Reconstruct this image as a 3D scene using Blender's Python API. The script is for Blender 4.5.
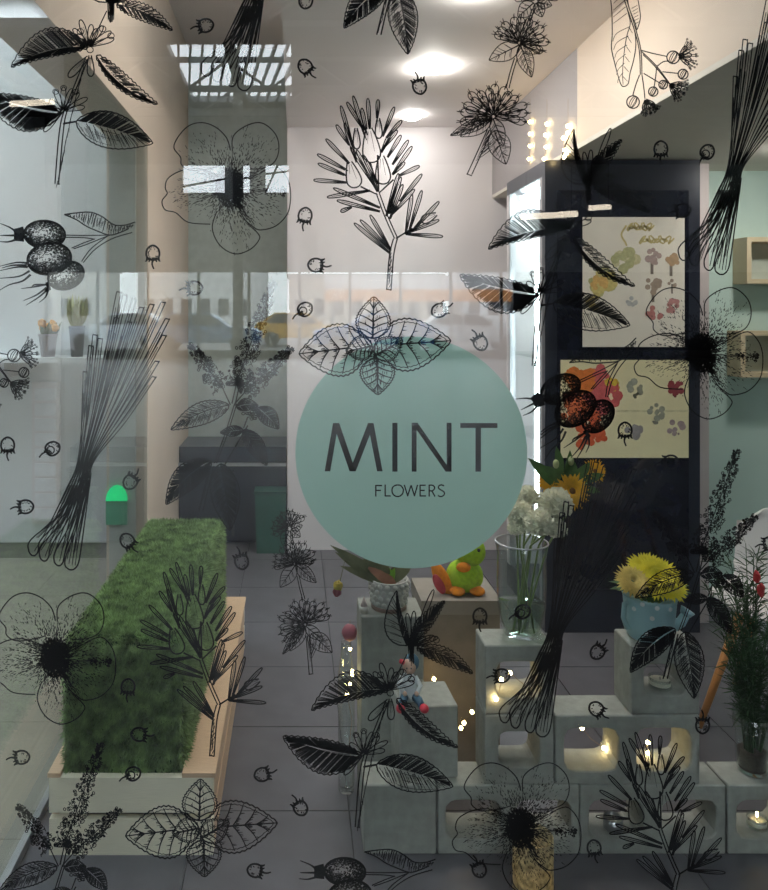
import bpy, math, random
from mathutils import Vector, Matrix
random.seed(7)
S = bpy.context.scene
for o in list(bpy.data.objects): bpy.data.objects.remove(o)
COL = S.collection
# ------------------------------------------------------------------ camera
F = 750.0; PX = 295.0; PY = 312.0; H = 1.475; G = 1.75      # focal length and vanishing point in pixels, eye height, glass distance
cam = bpy.data.cameras.new('camera'); camo = bpy.data.objects.new('camera', cam); COL.objects.link(camo)
camo.location = (0, 0, H); camo.rotation_euler = (math.pi/2, 0, 0)
cam.sensor_fit = 'HORIZONTAL'; cam.sensor_width = 36; cam.lens = 36*F/768
cam.shift_x = (384-PX)/768; cam.shift_y = -(445-PY)/768; cam.clip_start = 0.02; cam.clip_end = 300
S.camera = camo
# ------------------------------------------------------------------ sky and exposure
wd = bpy.data.worlds.new('overcast_sky'); S.world = wd; wd.use_nodes = True
bg = wd.node_tree.nodes['Background']; bg.inputs[0].default_value = (0.86, 0.93, 1.0, 1); bg.inputs[1].default_value = 9.0
vs = S.view_settings; vs.view_transform = 'Standard'; vs.look = 'None'; vs.gamma = 1; vs.use_curve_mapping = False; vs.exposure = 0.0
S.cycles.max_bounces = 10; S.cycles.transparent_max_bounces = 24; S.cycles.glossy_bounces = 4; S.cycles.diffuse_bounces = 4
S.cycles.caustics_reflective = False; S.cycles.caustics_refractive = False
DOWNLIGHT = 290.0; FAIRY = 45.0; TUBE = 20.0

def W(px, py, d):
    return Vector(((px-PX)/F*d, d, H-(py-PY)/F*d))
# ------------------------------------------------------------------ materials
MATS = {}
def mat(name, col, rough=0.6, var=0.08, scale=18, metal=0.0, bump=0.0, trans=0.0, spec=0.4, stretch=None):
    if name in MATS: return MATS[name]
    m = bpy.data.materials.new(name); m.use_nodes = True; nt = m.node_tree; N = nt.nodes; L = nt.links
    b = N['Principled BSDF']
    tc = N.new('ShaderNodeTexCoord'); nz = N.new('ShaderNodeTexNoise'); nz.inputs['Scale'].default_value = scale; nz.inputs['Detail'].default_value = 5
    if stretch:
        mp = N.new('ShaderNodeMapping'); mp.inputs['Scale'].default_value = stretch
        L.new(tc.outputs['Object'], mp.inputs[0]); L.new(mp.outputs[0], nz.inputs['Vector'])
    else: L.new(tc.outputs['Object'], nz.inputs['Vector'])
    rp = N.new('ShaderNodeValToRGB'); rp.color_ramp.elements[0].position = 0.3; rp.color_ramp.elements[1].position = 0.7
    rp.color_ramp.elements[0].color = tuple(c*(1-var) for c in col)+(1,); rp.color_ramp.elements[1].color = tuple(min(1, c*(1+var)) for c in col)+(1,)
    L.new(nz.outputs['Fac'], rp.inputs[0]); L.new(rp.outputs[0], b.inputs['Base Color'])
    b.inputs['Roughness'].default_value = rough; b.inputs['Metallic'].default_value = metal; b.inputs['Specular IOR Level'].default_value = spec
    if bump:
        bp = N.new('ShaderNodeBump'); bp.inputs['Strength'].default_value = bump; bp.inputs['Distance'].default_value = 0.01
        L.new(nz.outputs['Fac'], bp.inputs['Height']); L.new(bp.outputs[0], b.inputs['Normal'])
    if trans:
        tr = N.new('ShaderNodeBsdfTranslucent'); L.new(rp.outputs[0], tr.inputs[0]); mx = N.new('ShaderNodeMixShader'); mx.inputs[0].default_value = trans
        L.new(b.outputs[0], mx.inputs[1]); L.new(tr.outputs[0], mx.inputs[2]); L.new(mx.outputs[0], N['Material Output'].inputs[0])
    MATS[name] = m; return m
def glow(name, col, s):
    if name in MATS: return MATS[name]
    m = bpy.data.materials.new(name); m.use_nodes = True; N = m.node_tree.nodes; L = m.node_tree.links
    for n in list(N): N.remove(n)
    e = N.new('ShaderNodeEmission'); o = N.new('ShaderNodeOutputMaterial'); e.inputs[0].default_value = tuple(col)+(1,); e.inputs[1].default_value = s
    L.new(e.outputs[0], o.inputs[0]); MATS[name] = m; return m
def glass(name, tint=(1, 1, 1), f0=0.04, rough=0.0):
    if name in MATS: return MATS[name]
    m = bpy.data.materials.new(name); m.use_nodes = True; N = m.node_tree.nodes; L = m.node_tree.links
    for n in list(N): N.remove(n)
    o = N.new('ShaderNodeOutputMaterial'); t = N.new('ShaderNodeBsdfTransparent'); g = N.new('ShaderNodeBsdfGlossy'); mx = N.new('ShaderNodeMixShader')
    t.inputs[0].default_value = tuple(tint)+(1,); g.inputs['Roughness'].default_value = rough
    geo = N.new('ShaderNodeNewGeometry'); dp = N.new('ShaderNodeVectorMath'); dp.operation = 'DOT_PRODUCT'
    L.new(geo.outputs['Normal'], dp.inputs[0]); L.new(geo.outputs['Incoming'], dp.inputs[1])
    def mth(op, a, b=None):
        n = N.new('ShaderNodeMath'); n.operation = op
        for i, v in enumerate((a, b)):
            if v is None: continue
            if isinstance(v, (int, float)): n.inputs[i].default_value = v
            else: L.new(v, n.inputs[i])
        return n.outputs[0]
    c = mth('ABSOLUTE', dp.outputs['Value']); k = mth('POWER', mth('SUBTRACT', 1.0, c), 5.0)
    f = mth('ADD', f0, mth('MULTIPLY', k, 1-f0))                        # Schlick reflectance of one glass face
    L.new(f, mx.inputs[0]); L.new(t.outputs[0], mx.inputs[1]); L.new(g.outputs[0], mx.inputs[2]); L.new(mx.outputs[0], o.inputs[0])
    MATS[name] = m; return m
# ------------------------------------------------------------------ mesh builder
class MB:
    def __init__(s): s.v = []; s.f = []
    def quadbox(s, P):
        n = len(s.v); s.v += [tuple(p) for p in P]
        for q in ((0,3,2,1),(4,5,6,7),(0,1,5,4),(1,2,6,5),(2,3,7,6),(3,0,4,7)): s.f.append(tuple(n+i for i in q))
        return s
    def box(s, a, b):
        x0,y0,z0 = a; x1,y1,z1 = b
        return s.quadbox([(x0,y0,z0),(x1,y0,z0),(x1,y1,z0),(x0,y1,z0),(x0,y0,z1),(x1,y0,z1),(x1,y1,z1),(x0,y1,z1)])
    def bar(s, p, q, w, h=None):
        p = Vector(p); q = Vector(q); h = h or w; d = (q-p).normalized()
        u = d.cross(Vector((0,0,1)));  u = u.normalized() if u.length > 1e-4 else Vector((1,0,0)); v = u.cross(d)
        return s.quadbox([p-u*w/2-v*h/2, p+u*w/2-v*h/2, p+u*w/2+v*h/2, p-u*w/2+v*h/2, q-u*w/2-v*h/2, q+u*w/2-v*h/2, q+u*w/2+v*h/2, q-u*w/2+v*h/2])
    def tube(s, pts, r, n=6, cap=True):
        pts = [Vector(p) for p in pts]; rs = r if isinstance(r, (list, tuple)) else [r]*len(pts); base = len(s.v); u = None
        for i, p in enumerate(pts):
            d = (pts[min(i+1, len(pts)-1)]-pts[max(i-1, 0)]).normalized()
            if u is None: u = d.orthogonal().normalized()
            else:
                u = u-d*u.dot(d); u = u.normalized() if u.length > 1e-5 else d.orthogonal().normalized()
            w = d.cross(u)
            for k in range(n):
                a = 2*math.pi*k/n; s.v.append(tuple(p+(u*math.cos(a)+w*math.sin(a))*rs[i]))
        for i in range(len(pts)-1):
            for k in range(n):
                a = base+i*n+k; b = base+i*n+(k+1)%n; s.f.append((a, b, b+n, a+n))
        if cap:
            s.f.append(tuple(base+k for k in reversed(range(n)))); e = base+(len(pts)-1)*n; s.f.append(tuple(e+k for k in range(n)))
        return s
    def lathe(s, c, prof, n=24, caps=(False, False)):
        base = len(s.v); c = Vector(c)
        for r, z in prof:
            for k in range(n):
                a = 2*math.pi*k/n; s.v.append((c.x+r*math.cos(a), c.y+r*math.sin(a), c.z+z))
        for i in range(len(prof)-1):
            for k in range(n):
                a = base+i*n+k; b = base+i*n+(k+1)%n; s.f.append((a, b, b+n, a+n))
        if caps[0]: s.f.append(tuple(base+k for k in reversed(range(n))))
        if caps[1]: s.f.append(tuple(base+(len(prof)-1)*n+k for k in range(n)))
        return s
    def ball(s, c, r, n=12, m=8, jit=0, R=None):
        c = Vector(c); r = Vector(r) if hasattr(r, '__len__') else Vector((r, r, r)); base = len(s.v); rows = []
        for i in range(m+1):
            t = math.pi*i/m; row = []
            for k in range(1 if i in (0, m) else n):
                a = 2*math.pi*k/n; j = 1+random.uniform(-jit, jit)
                p = Vector((r.x*math.sin(t)*math.cos(a)*j, r.y*math.sin(t)*math.sin(a)*j, r.z*math.cos(t)*j))
                if R: p = R @ p
                row.append(len(s.v)); s.v.append(tuple(c+p))
            rows.append(row)
        for i in range(m):
            A, B = rows[i], rows[i+1]
            for k in range(n):
                k2 = (k+1) % n
                if len(A) == 1: s.f.append((A[0], B[k], B[k2]))
                elif len(B) == 1: s.f.append((A[k], B[0], A[k2]))
                else: s.f.append((A[k], B[k], B[k2], A[k2]))
        return s
    def prism(s, poly, f, d):                      # poly of 2D points, f maps (a, b, depth) to 3D
        n = len(s.v); k = len(poly)
        for t in d:
            for a, b in poly: s.v.append(tuple(f(a, b, t)))
        s.f.append(tuple(n+i for i in range(k))); s.f.append(tuple(n+k+i for i in reversed(range(k))))
        for i in range(k): s.f.append((n+i, n+k+i, n+k+(i+1) % k, n+(i+1) % k))
        return s
    def blade(s, p, q, w, bend=0.0, nrm=None, segs=3, thick=0.0):
        p = Vector(p); q = Vector(q); d = q-p
        u = d.cross(nrm if nrm else Vector((random.uniform(-1,1), random.uniform(-1,1), random.uniform(-.3,.3))))
        u = u.normalized() if u.length > 1e-6 else Vector((1,0,0)); n = u.cross(d).normalized(); base = len(s.v)
        for i in range(segs+1):
            t = i/segs; c = p+d*t+n*bend*4*t*(1-t); ww = w*(math.sin(math.pi*(0.12+0.88*t))**0.8 if t < 1 else 0.02)
            s.v += [tuple(c-u*ww/2), tuple(c+u*ww/2)]
        for i in range(segs):
            a = base+2*i; s.f.append((a, a+1, a+3, a+2))
        return s
    def mesh(s, name, m=None, off=(0,0,0), smooth=False):
        me = bpy.data.meshes.new(name); ox, oy, oz = off
        me.from_pydata([(x-ox, y-oy, z-oz) for x, y, z in s.v], [], s.f); me.validate(); me.update()
        if m: me.materials.append(m)
        if smooth: me.polygons.foreach_set('use_smooth', [True]*len(me.polygons))
        return me
    def build(s, name, m, parent=None, smooth=False, origin=None, label=None, kind=None):
        if parent is not None: off = WO[parent.name]
        else:
            if origin is None:
                xs = [v[0] for v in s.v]; ys = [v[1] for v in s.v]; zs = [v[2] for v in s.v]
                origin = ((min(xs)+max(xs))/2, (min(ys)+max(ys))/2, min(zs))
            off = tuple(origin)
        o = bpy.data.objects.new(name, s.mesh(name, m, off, smooth)); COL.objects.link(o)
        if parent is not None: o.parent = parent
        else: o.location = off
        WO[o.name] = off
        if label: o['label'] = label
        if kind: o['kind'] = kind
        return o
WO = {}
def tag(o, label, cat, group=None):
    o['label'] = label; o['category'] = cat
    if group: o['group'] = group
    return o
def thing(name, label, cat, loc=(0,0,0), group=None):
    o = bpy.data.objects.new(name, None); COL.objects.link(o); o.location = loc; o.empty_display_size = 0.05; WO[o.name] = tuple(loc)
    return tag(o, label, cat, group)
def struct(name, mb, m, label=None, parent=None):
    o = mb.build(name, m, parent)
    if parent is None: o['kind'] = 'structure'
    if label: o['label'] = label
    return o
def copy_tree(o, parent=None, loc=None):
    c = o.copy(); COL.objects.link(c); c.parent = parent
    if loc is not None: c.location = loc
    WO[c.name] = tuple(c.location) if parent is None else WO[o.name]
    for ch in o.children: copy_tree(ch, c)
    return c
def B(a, b): return MB().box(a, b)

# ================================================================== MATERIALS
m_white = mat('white_paint', (0.74, 0.70, 0.71), 0.55, 0.03, 6)
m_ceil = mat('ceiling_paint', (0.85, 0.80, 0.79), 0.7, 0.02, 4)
m_beige = mat('beige_paint', (0.74, 0.62, 0.51), 0.6, 0.03, 5)
m_greyp = mat('head_and_shade_grey', (0.36, 0.33, 0.33), 0.6, 0.03, 5)  # also holds the shade of the soffit's far side
m_mint = mat('mint_wall_paint', (0.52, 0.66, 0.60), 0.6, 0.03, 5)
m_tile = mat('grey_floor_tile', (0.115, 0.112, 0.125), 0.35, 0.12, 9)
m_grout = mat('dark_grout', (0.06, 0.06, 0.065), 0.8)
m_ptile = mat('pale_floor_tile', (0.25, 0.24, 0.195), 0.35, 0.08, 6)
m_pgrout = mat('pale_grout', (0.13, 0.125, 0.11), 0.8)
m_concr = mat('concrete_block', (0.34, 0.35, 0.315), 0.85, 0.13, 30, bump=0.35)
m_wood = mat('cream_painted_wood', (0.82, 0.76, 0.60), 0.5, 0.06, 12, stretch=(2, 2, 30))
m_rawwood = mat('pale_orange_wood', (0.66, 0.46, 0.30), 0.5, 0.1, 12, stretch=(2, 30, 30))
m_grass = mat('artificial_grass', (0.215, 0.32, 0.125), 0.6, 0.7, 30, trans=0.15)
m_grassd = mat('grass_backing', (0.035, 0.085, 0.03), 0.8, 0.2, 40)
m_ink = mat('black_ink', (0.012, 0.012, 0.014), 0.6, 0.1, 30, spec=0.2)
m_disc = mat('mint_vinyl', (0.42, 0.645, 0.58), 0.5, 0.02, 8, trans=0.3)
m_pane = glass('window_glass', (0.97, 0.985, 0.975), 0.052)
m_clear = glass('clear_glass', (0.95, 0.98, 0.97), 0.06)
m_water = glass('vase_water', (0.86, 0.93, 0.84), 0.05)
m_dark = mat('dark_navy_cabinet', (0.022, 0.026, 0.04), 0.3, 0.15, 8)
m_steel = mat('brushed_steel', (0.55, 0.56, 0.58), 0.3, 0.05, 30, metal=1.0)
m_hallwall = mat('pale_hall_wall', (0.70, 0.73, 0.74), 0.7, 0.04, 3)
m_hallsteel = mat('grey_roof_steel', (0.25, 0.26, 0.28), 0.6, 0.1, 5)
m_leaf = mat('green_leaf', (0.06, 0.13, 0.035), 0.5, 0.3, 40, trans=0.2)
m_dleaf = mat('dark_needle_green', (0.035, 0.085, 0.03), 0.6, 0.4, 40, trans=0.1)
m_stem = mat('pale_green_stem', (0.25, 0.34, 0.12), 0.5, 0.15, 30)
m_bulb = glow('warm_bulb', (1.0, 0.72, 0.34), FAIRY)
m_wire = mat('thin_copper_wire', (0.35, 0.25, 0.15), 0.4, metal=0.6)

# ================================================================== STRUCTURE: shop
ZC = 2.62; ZS = 2.18; XS = 1.223; XL = -0.74; DB = 4.65
fl = struct('floor', B((XL, G-0.05, -0.06), (3.2, 5.3, -0.006)), m_grout, 'dark grey tiled shop floor')
ts = 0.45; tile = None; k = 0
for i in range(9):
    for j in range(8):
        x0 = XL+0.002+i*ts; y0 = G+0.02+j*ts
        x1 = min(x0+ts-0.004, 3.19); y1 = min(y0+ts-0.004, 5.29)
        if x1-x0 < 0.05: continue
        full = abs(x1-x0-(ts-0.004)) < 1e-4 and abs(y1-y0-(ts-0.004)) < 1e-4
        if full and tile:
            o = bpy.data.objects.new('tile', tile); COL.objects.link(o); o.parent = fl; o.location = (x0-WO['floor'][0], y0-WO['floor'][1], 0-WO['floor'][2])
        else:
            me = B((0, 0, -0.006), (x1-x0, y1-y0, 0)).mesh('tile', m_tile)
            o = bpy.data.objects.new('tile', me); COL.objects.link(o); o.parent = fl; o.location = (x0-WO['floor'][0], y0-WO['floor'][1], 0-WO['floor'][2])
            if full: tile = me
ceil = struct('ceiling', B((-0.05, G-0.05, ZC), (XS, DB, ZC+0.1)), m_ceil, 'white shop ceiling with round downlights')
struct('ceiling_passage', B((XL, G-0.05, 3.3), (-0.05, 5.3, 3.4)), m_ceil)
struct('wall_back', B((-0.05, DB, 0), (1.95, DB+0.1, 3.3)), m_white, 'plain white back wall')
struct('wall_passage', B((-0.95, 5.2, 0), (-0.05, 5.3, 3.3)), mat('passage_wall', (0.48, 0.56, 0.53), 0.5), 'grey green wall at the end of the passage')
struct('wall_mint', B((1.88, 3.75, 0), (3.2, 3.85, ZS)), m_mint, 'mint green wall behind the cooler')
struct('wall_corner', B((1.87, 3.56, 0), (1.965, 3.75, ZS)), mat('pinkish_white', (0.55, 0.48, 0.47), 0.6, 0.03), 'pinkish white wall end beside the cooler')
struct('wall_right', B((3.2, G-0.05, 0), (3.3, 3.85, 3.3)), m_mint)
struct('wall_inner', B((1.95, 3.85, 0), (2.05, DB, 3.3)), m_white)
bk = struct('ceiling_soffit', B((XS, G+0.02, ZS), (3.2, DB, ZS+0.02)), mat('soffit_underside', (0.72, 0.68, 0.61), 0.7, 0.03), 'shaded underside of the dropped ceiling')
struct('wall_soffit', B((XS, G+0.02, ZS+0.02), (XS+0.05, 3.25, ZC+0.12)), m_beige, 'warm beige side of the dropped ceiling')
struct('wall_soffit_shaded', B((XS, 3.25, ZS+0.02), (XS+0.05, DB, ZC+0.12)), m_greyp, 'far side of the dropped ceiling, shade put into its grey')  # same face as the beige side, its shade put into the colour
struct('wall_passage_side', B((-0.05, DB+0.1, 0), (0.05, 5.3, 3.3)), m_white)
struct('wall_head', B((XL, G+0.02, ZC), (-0.05, G+0.06, 3.3)), m_greyp)
struct('ceiling_roof', B((-0.95, G-0.05, 3.4), (3.3, 5.3, 3.5)), m_hallwall)
# left glazed partition: header beam, jamb, channel, pane
struct('wall_left_header', B((-0.95, G-0.05, 2.36), (XL, 3.78, 3.4)), m_beige, 'beige header beam over the side glazing')
struct('wall_left_jamb', B((-0.95, 3.78, 0), (XL, 5.2, 3.4)), m_beige, 'beige column beside the side glazing')
struct('trim_1', B((-0.93, 3.755, 0), (-0.80, 3.78, 2.36)), mat('pale_jamb', (0.56, 0.58, 0.55), 0.5, 0.02), 'pale door jamb on the column')
struct('trim_2', B((-0.755, G, 0), (-0.735, 3.755, 0.025)), m_steel, 'thin metal floor channel under the side glazing')
struct('trim_3', B((-0.045, 4.60, 0), (-0.015, DB, 2.6)), m_white)
struct('window_2', B((-0.751, G+0.02, 0.025), (-0.741, 3.755, 2.36)), m_pane, 'clear side glazing reflecting the hedge')
struct('window_1', B((-0.775, G, 0.0), (3.2, G+0.01, 3.0)), m_pane, 'large clear shop window pane')
struct('wall_front_head', B((-0.95, G-0.05, 3.0), (15.2, G+0.02, 8.0)), m_hallwall)
# passage cabinet + green bin
cb = thing('low_cabinet', 'dark low cabinet with steel rail at the end of the passage', 'cabinet', (-0.45, 4.95, 0))
B((-0.735, 4.75, 0.02), (-0.055, 5.15, 0.50)).build('body', m_dark, cb); B((-0.737, 4.74, 0.50), (-0.053, 5.16, 0.52)).build('steel_rail', m_steel, cb)
B((-0.735, 4.76, 0.52), (-0.055, 5.15, 0.62)).build('top', m_dark, cb)
B((-0.40, 4.735, 0.06), (-0.385, 4.75, 0.47)).build('door_gap', m_grout, cb)
gb = thing('waste_bin', 'dark green bin in front of the passage cabinet', 'bin', (-0.14, 4.66, 0))
m_bin = mat('bin_green', (0.018, 0.085, 0.06), 0.5)
MB().quadbox([(-0.235, 4.58, 0), (-0.065, 4.58, 0), (-0.065, 4.70, 0), (-0.235, 4.70, 0), (-0.245, 4.57, 0.36), (-0.055, 4.57, 0.36), (-0.055, 4.71, 0.36), (-0.245, 4.71, 0.36)]).build('body', m_bin, gb)
B((-0.25, 4.565, 0.36), (-0.052, 4.715, 0.38)).build('lid', mat('bin_lid', (0.015, 0.065, 0.05), 0.5), gb)

# ================================================================== STRUCTURE: the hall the window mirrors
hf = struct('floor_hall', B((-8, -20.6, -0.06), (15.2, G-0.05, -0.008)), m_pgrout, 'pale tiled floor of the hall')
hf2 = struct('floor_hall_side', B((-8, G-0.05, -0.06), (XL, 4.9, -0.008)), m_pgrout, 'pale tiled floor beside the shop')
B((-8, -20.6, -0.008), (15.2, 1.69, -0.001)).build('tile_field', mat('dark_hall_tile', (0.055, 0.055, 0.06), 0.3, 0.1, 3), hf)
ptm = B((0, 0, -0.008), (0.597, 0.597, 0)).mesh('tile', m_ptile)
for i in range(8):
    for j in range(7):
        x0 = XL-0.6-0.6*i-0.02; y0 = 0.9+0.6*j
        if y0+0.6 > 4.9: continue
        o = bpy.data.objects.new('tile', ptm); COL.objects.link(o); o.parent = hf2; o.location = (x0-WO['floor_hall_side'][0], y0-WO['floor_hall_side'][1], 0-WO['floor_hall_side'][2])
nb = struct('wall_side_shop', B((-8, 4.80, 0), (-0.95, 4.9, 8)), m_hallwall, 'pale blue grey wall beyond the side glazing')
struct('wall_hall_front', B((3.3, G-0.05, 0), (15.2, G+0.05, 3.0)), m_hallwall)
struct('wall_hall_left', B((-8.1, -20.6, 0), (-8, 4.9, 8)), m_hallwall)
struct('wall_hall_right', B((15.2, -20.6, 0), (15.3, G, 8)), m_hallwall)
sh = thing('shelf_ledge', 'pale ledge on the wall beyond the side glazing', 'shelf', (-1.6, 4.7, 1.15))
B((-2.6, 4.50, 1.17), (-1.0, 4.80, 1.20)).build('board', m_hallwall, sh)
for x in (-2.4, -1.8, -1.1): B((x, 4.56, 1.07), (x+0.03, 4.80, 1.17)).build('bracket', m_steel, sh)
def simple_pot(name, label, cat, c, r, h, mpot, mfol, n, ht, mflow=None, col=None):
    t = thing(name, label, cat, c); x, y, z = c
    MB().lathe(c, [(r*0.75, 0), (r, h), (r*1.06, h), (r*1.06, h-0.015), (r*0.9, h-0.02)], 20, (True, True)).build('pot', mpot, t, True)
    f = MB()
    for i in range(n):
        a = random.uniform(0, 6.28); q = random.uniform(0.2, 1); f.blade((x+0.3*r*math.cos(a), y+0.3*r*math.sin(a), z+h-0.02), (x+r*1.7*q*math.cos(a), y+r*1.7*q*math.sin(a), z+h+ht*random.uniform(.5, 1)), 0.03, random.uniform(-.02, .02))
    f.build('foliage', mfol, t)
    if mflow:
        g = MB()
        for i in range(6):
            a = random.uniform(0, 6.28); g.ball((x+r*1.0*math.cos(a), y+r*0.8*math.sin(a), z+h+ht*random.uniform(.4, .9)), 0.025, 8, 6, 0.2)
        g.build('blossoms', mflow, t)
    return t
simple_pot('potted_plant', 'dark grey pot with yellow green leaves on the pale ledge', 'plant', (W(77, 356, 4.62).x, 4.62, 1.2005), 0.048, 0.19, mat('dark_grey_pot', (0.13, 0.14, 0.15), 0.5), mat('yellow_green_leaf', (0.40, 0.42, 0.16), 0.6, 0.2, trans=0.2), 60, 0.2)
simple_pot('flower_bucket', 'grey bucket of orange flowers on the pale ledge', 'plant', (W(48, 356, 4.62).x, 4.62, 1.2005), 0.055, 0.14, mat('grey_bucket', (0.30, 0.29, 0.31), 0.5), m_leaf, 24, 0.08, mat('orange_blossom', (0.75, 0.35, 0.05), 0.6, 0.2))
ww = thing('wall_window', 'bright slatted window on the wall beyond the side glazing', 'window', tuple(W(46, 520, 4.79)))
a = W(36, 385, 4.79); b = W(57, 520, 4.79)
B((a.x-0.02, 4.775, b.z-0.02), (b.x+0.02, 4.80, a.z+0.02)).build('frame', m_white, ww)
for i in range(9):
    z = b.z+(a.z-b.z)*i/9; B((a.x, 4.765, z), (b.x, 4.775, z+(a.z-b.z)/9*0.8)).build('slat', mat('white_slat', (0.75, 0.77, 0.8), 0.5), ww)
gl = thing('exit_lamp', 'glowing green lamp on the column behind the lemongrass decal', 'lamp', tuple(W(117, 522, 3.75)))
c = W(117, 500, 3.75)
pr = [(-0.052, -0.11), (0.052, -0.11), (0.052, 0.0)]+[(0.052*math.cos(a*math.pi/10), 0.075*math.sin(a*math.pi/10)) for a in range(1, 10)]+[(-0.052, 0.0)]
MB().prism([p for p in pr if p[1] >= 0], lambda a, b, t: (c.x+a, t, c.z+b), (3.73, 3.755)).build('dome', glow('green_glow', (0.01, 0.9, 0.28), 1.3), gl)
MB().prism([(-0.052, -0.12), (0.052, -0.12), (0.052, 0), (-0.052, 0)], lambda a, b, t: (c.x+a, t, c.z+b), (3.735, 3.755)).build('lens', mat('green_lens', (0.12, 0.45, 0.27), 0.3), gl)
# end wall of the hall with glazing, upper windows
YE = -20.5
e1 = struct('wall_hall_end', B((-8, YE-0.2, 2.75), (15.2, YE, 5.3)), m_hallwall, 'pale wall above the hall entrance glazing')
for x0, x1 in ((-8, -3.6), (-2.25, -1.75), (-1.45, -0.95), (-0.2, 15.2)): B((x0, YE-0.2, 5.3), (x1, YE, 6.2)).build('window_pier', m_hallwall, e1)
B((-8, YE-0.2, 6.2), (15.2, YE, 8.0)).build('upper_band', m_hallsteel, e1)
B((-8, YE-0.2, 0), (15.2, YE, 0.25)).build('plinth', m_hallsteel, e1)
for x0, z0, x1, z1 in ((-3.6, 5.5, -2.25, 5.75), (-0.95, 5.3, -0.55, 6.2), (-0.95, 5.9, -0.2, 6.0), (-1.75, 5.75, -1.45, 5.8)): MB().bar((x0, YE-0.08, z0), (x1, YE-0.08, z1), 0.06).build('window_bar', m_hallsteel, e1)
x = -8
while x < 15.1:
    x < 7 and B((x, YE-0.12, 0.25), (x+0.09, YE-0.04, 2.75)).build('mullion', m_hallsteel, e1); x += 1.62
for k in range(13): B((7.0+k*0.63, YE-0.14, 0.25), (7.61+k*0.63, YE-0.02, 2.75)).build('added_panel', mat('dark_added_panel', (0.10, 0.105, 0.12), 0.6, 0.08, 4), e1)  # dark panels added in place of glazing to cut the reflected veil
struct('window_3', B((-8, YE-0.10, 0.25), (7.0, YE-0.09, 2.75)), m_pane)
# roof with the mirrored skylight; other openings added to brighten hall and left side
rf = struct('ceiling_hall', B((-8, -20.7, 8), (-5.0, 4.9, 8.2)), m_hallsteel, 'steel hall roof with a mirrored skylight and added openings for light')
for x0, y0, x1, y1 in ((5, -20.7, 15.3, 4.9), (-5, -20.7, 5, -19.8), (-5, -19.8, -3.15, -14.8), (-0.1, -19.8, 5, -14.8), (-1.75, -19.8, -1.5, -14.8), (-5, -14.8, 5, -8.0), (-5, -8.0, -1.6, -3.0), (1.6, -8.0, 5, -3.0), (-5, -3.0, 5, -0.4), (-1.0, -0.4, 5, 4.9), (-5, 4.6, -1.0, 4.9)):
    B((x0, y0, 8), (x1, y1, 8.2)).build('roof_panel', m_hallsteel, rf)
x = -3.6
while x < 0: MB().bar((x, -19.8, 8.05), (x+0.75, -14.8, 8.05), 0.06, 0.14).build('rafter', m_hallsteel, rf); x += 0.30
x = -1.4
while x < 1.6: MB().bar((x, -8.0, 8.05), (x, -3.0, 8.05), 0.07, 0.16).build('rafter', m_hallsteel, rf); x += 0.6
for ti, y in enumerate((-11.3, -15.6, -18.0)):
    t = thing('roof_truss', ['steel roof truss nearest the shop window, mirrored in the glass', 'middle steel roof truss of the hall, mirrored in the glass', 'farthest steel roof truss of the hall, mirrored in the glass'][ti], 'truss', (0, y, 7.0), 'roof trusses of the hall')
    for z in (7.15, 7.9): MB().bar((-8, y, z), (15.2, y, z), 0.12, 0.12).build('chord', m_hallsteel, t)
    x = -8.0; k = 0
    while x < 14.2:
        MB().bar((x, y, 7.15 if k % 2 else 7.9), (x+1.05, y, 7.9 if k % 2 else 7.15), 0.06).build('diagonal', m_hallsteel, t); x += 1.05; k += 1
for i, (px, V) in enumerate(((238, 21.5),)):
    x = (px-PX)/F*V; y = 2*G-V
    B((x-0.14, y-0.14, 0), (x+0.14, y+0.14, 8)).build('trim_4', m_hallsteel)['kind'] = 'structure'
# tube lamps hanging in the hall (seen as streaks in the pane)
for px, py, V, w, lab in ((32, 104, 12, 0.35, 'tube lamp in the hall mirrored over the lower left lemon balm leaf'), (549, 217, 12, 0.45, 'tube lamp in the hall mirrored beside the cooler edge'), (600, 208, 14, 0.2, 'short lamp in the hall mirrored above the upper poster')):
    x = (px-PX)/F*V; z = H-(py-PY)/F*V; y = 2*G-V
    t = thing('hall_lamp', lab, 'lamp', (x, y, z), 'hall lamps')
    MB().tube([(x-w, y, z), (x+w, y, z+0.12*w)], 0.05, 8).build('tube', glow('hall_tube', (1, 0.86, 0.68), 9.0), t)
    for s in (-.8, .8): MB().tube([(x+s*w, y, z+0.03), (x+s*w, y, 8.0)], 0.008, 5).build('cable', m_hallsteel, t)
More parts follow.
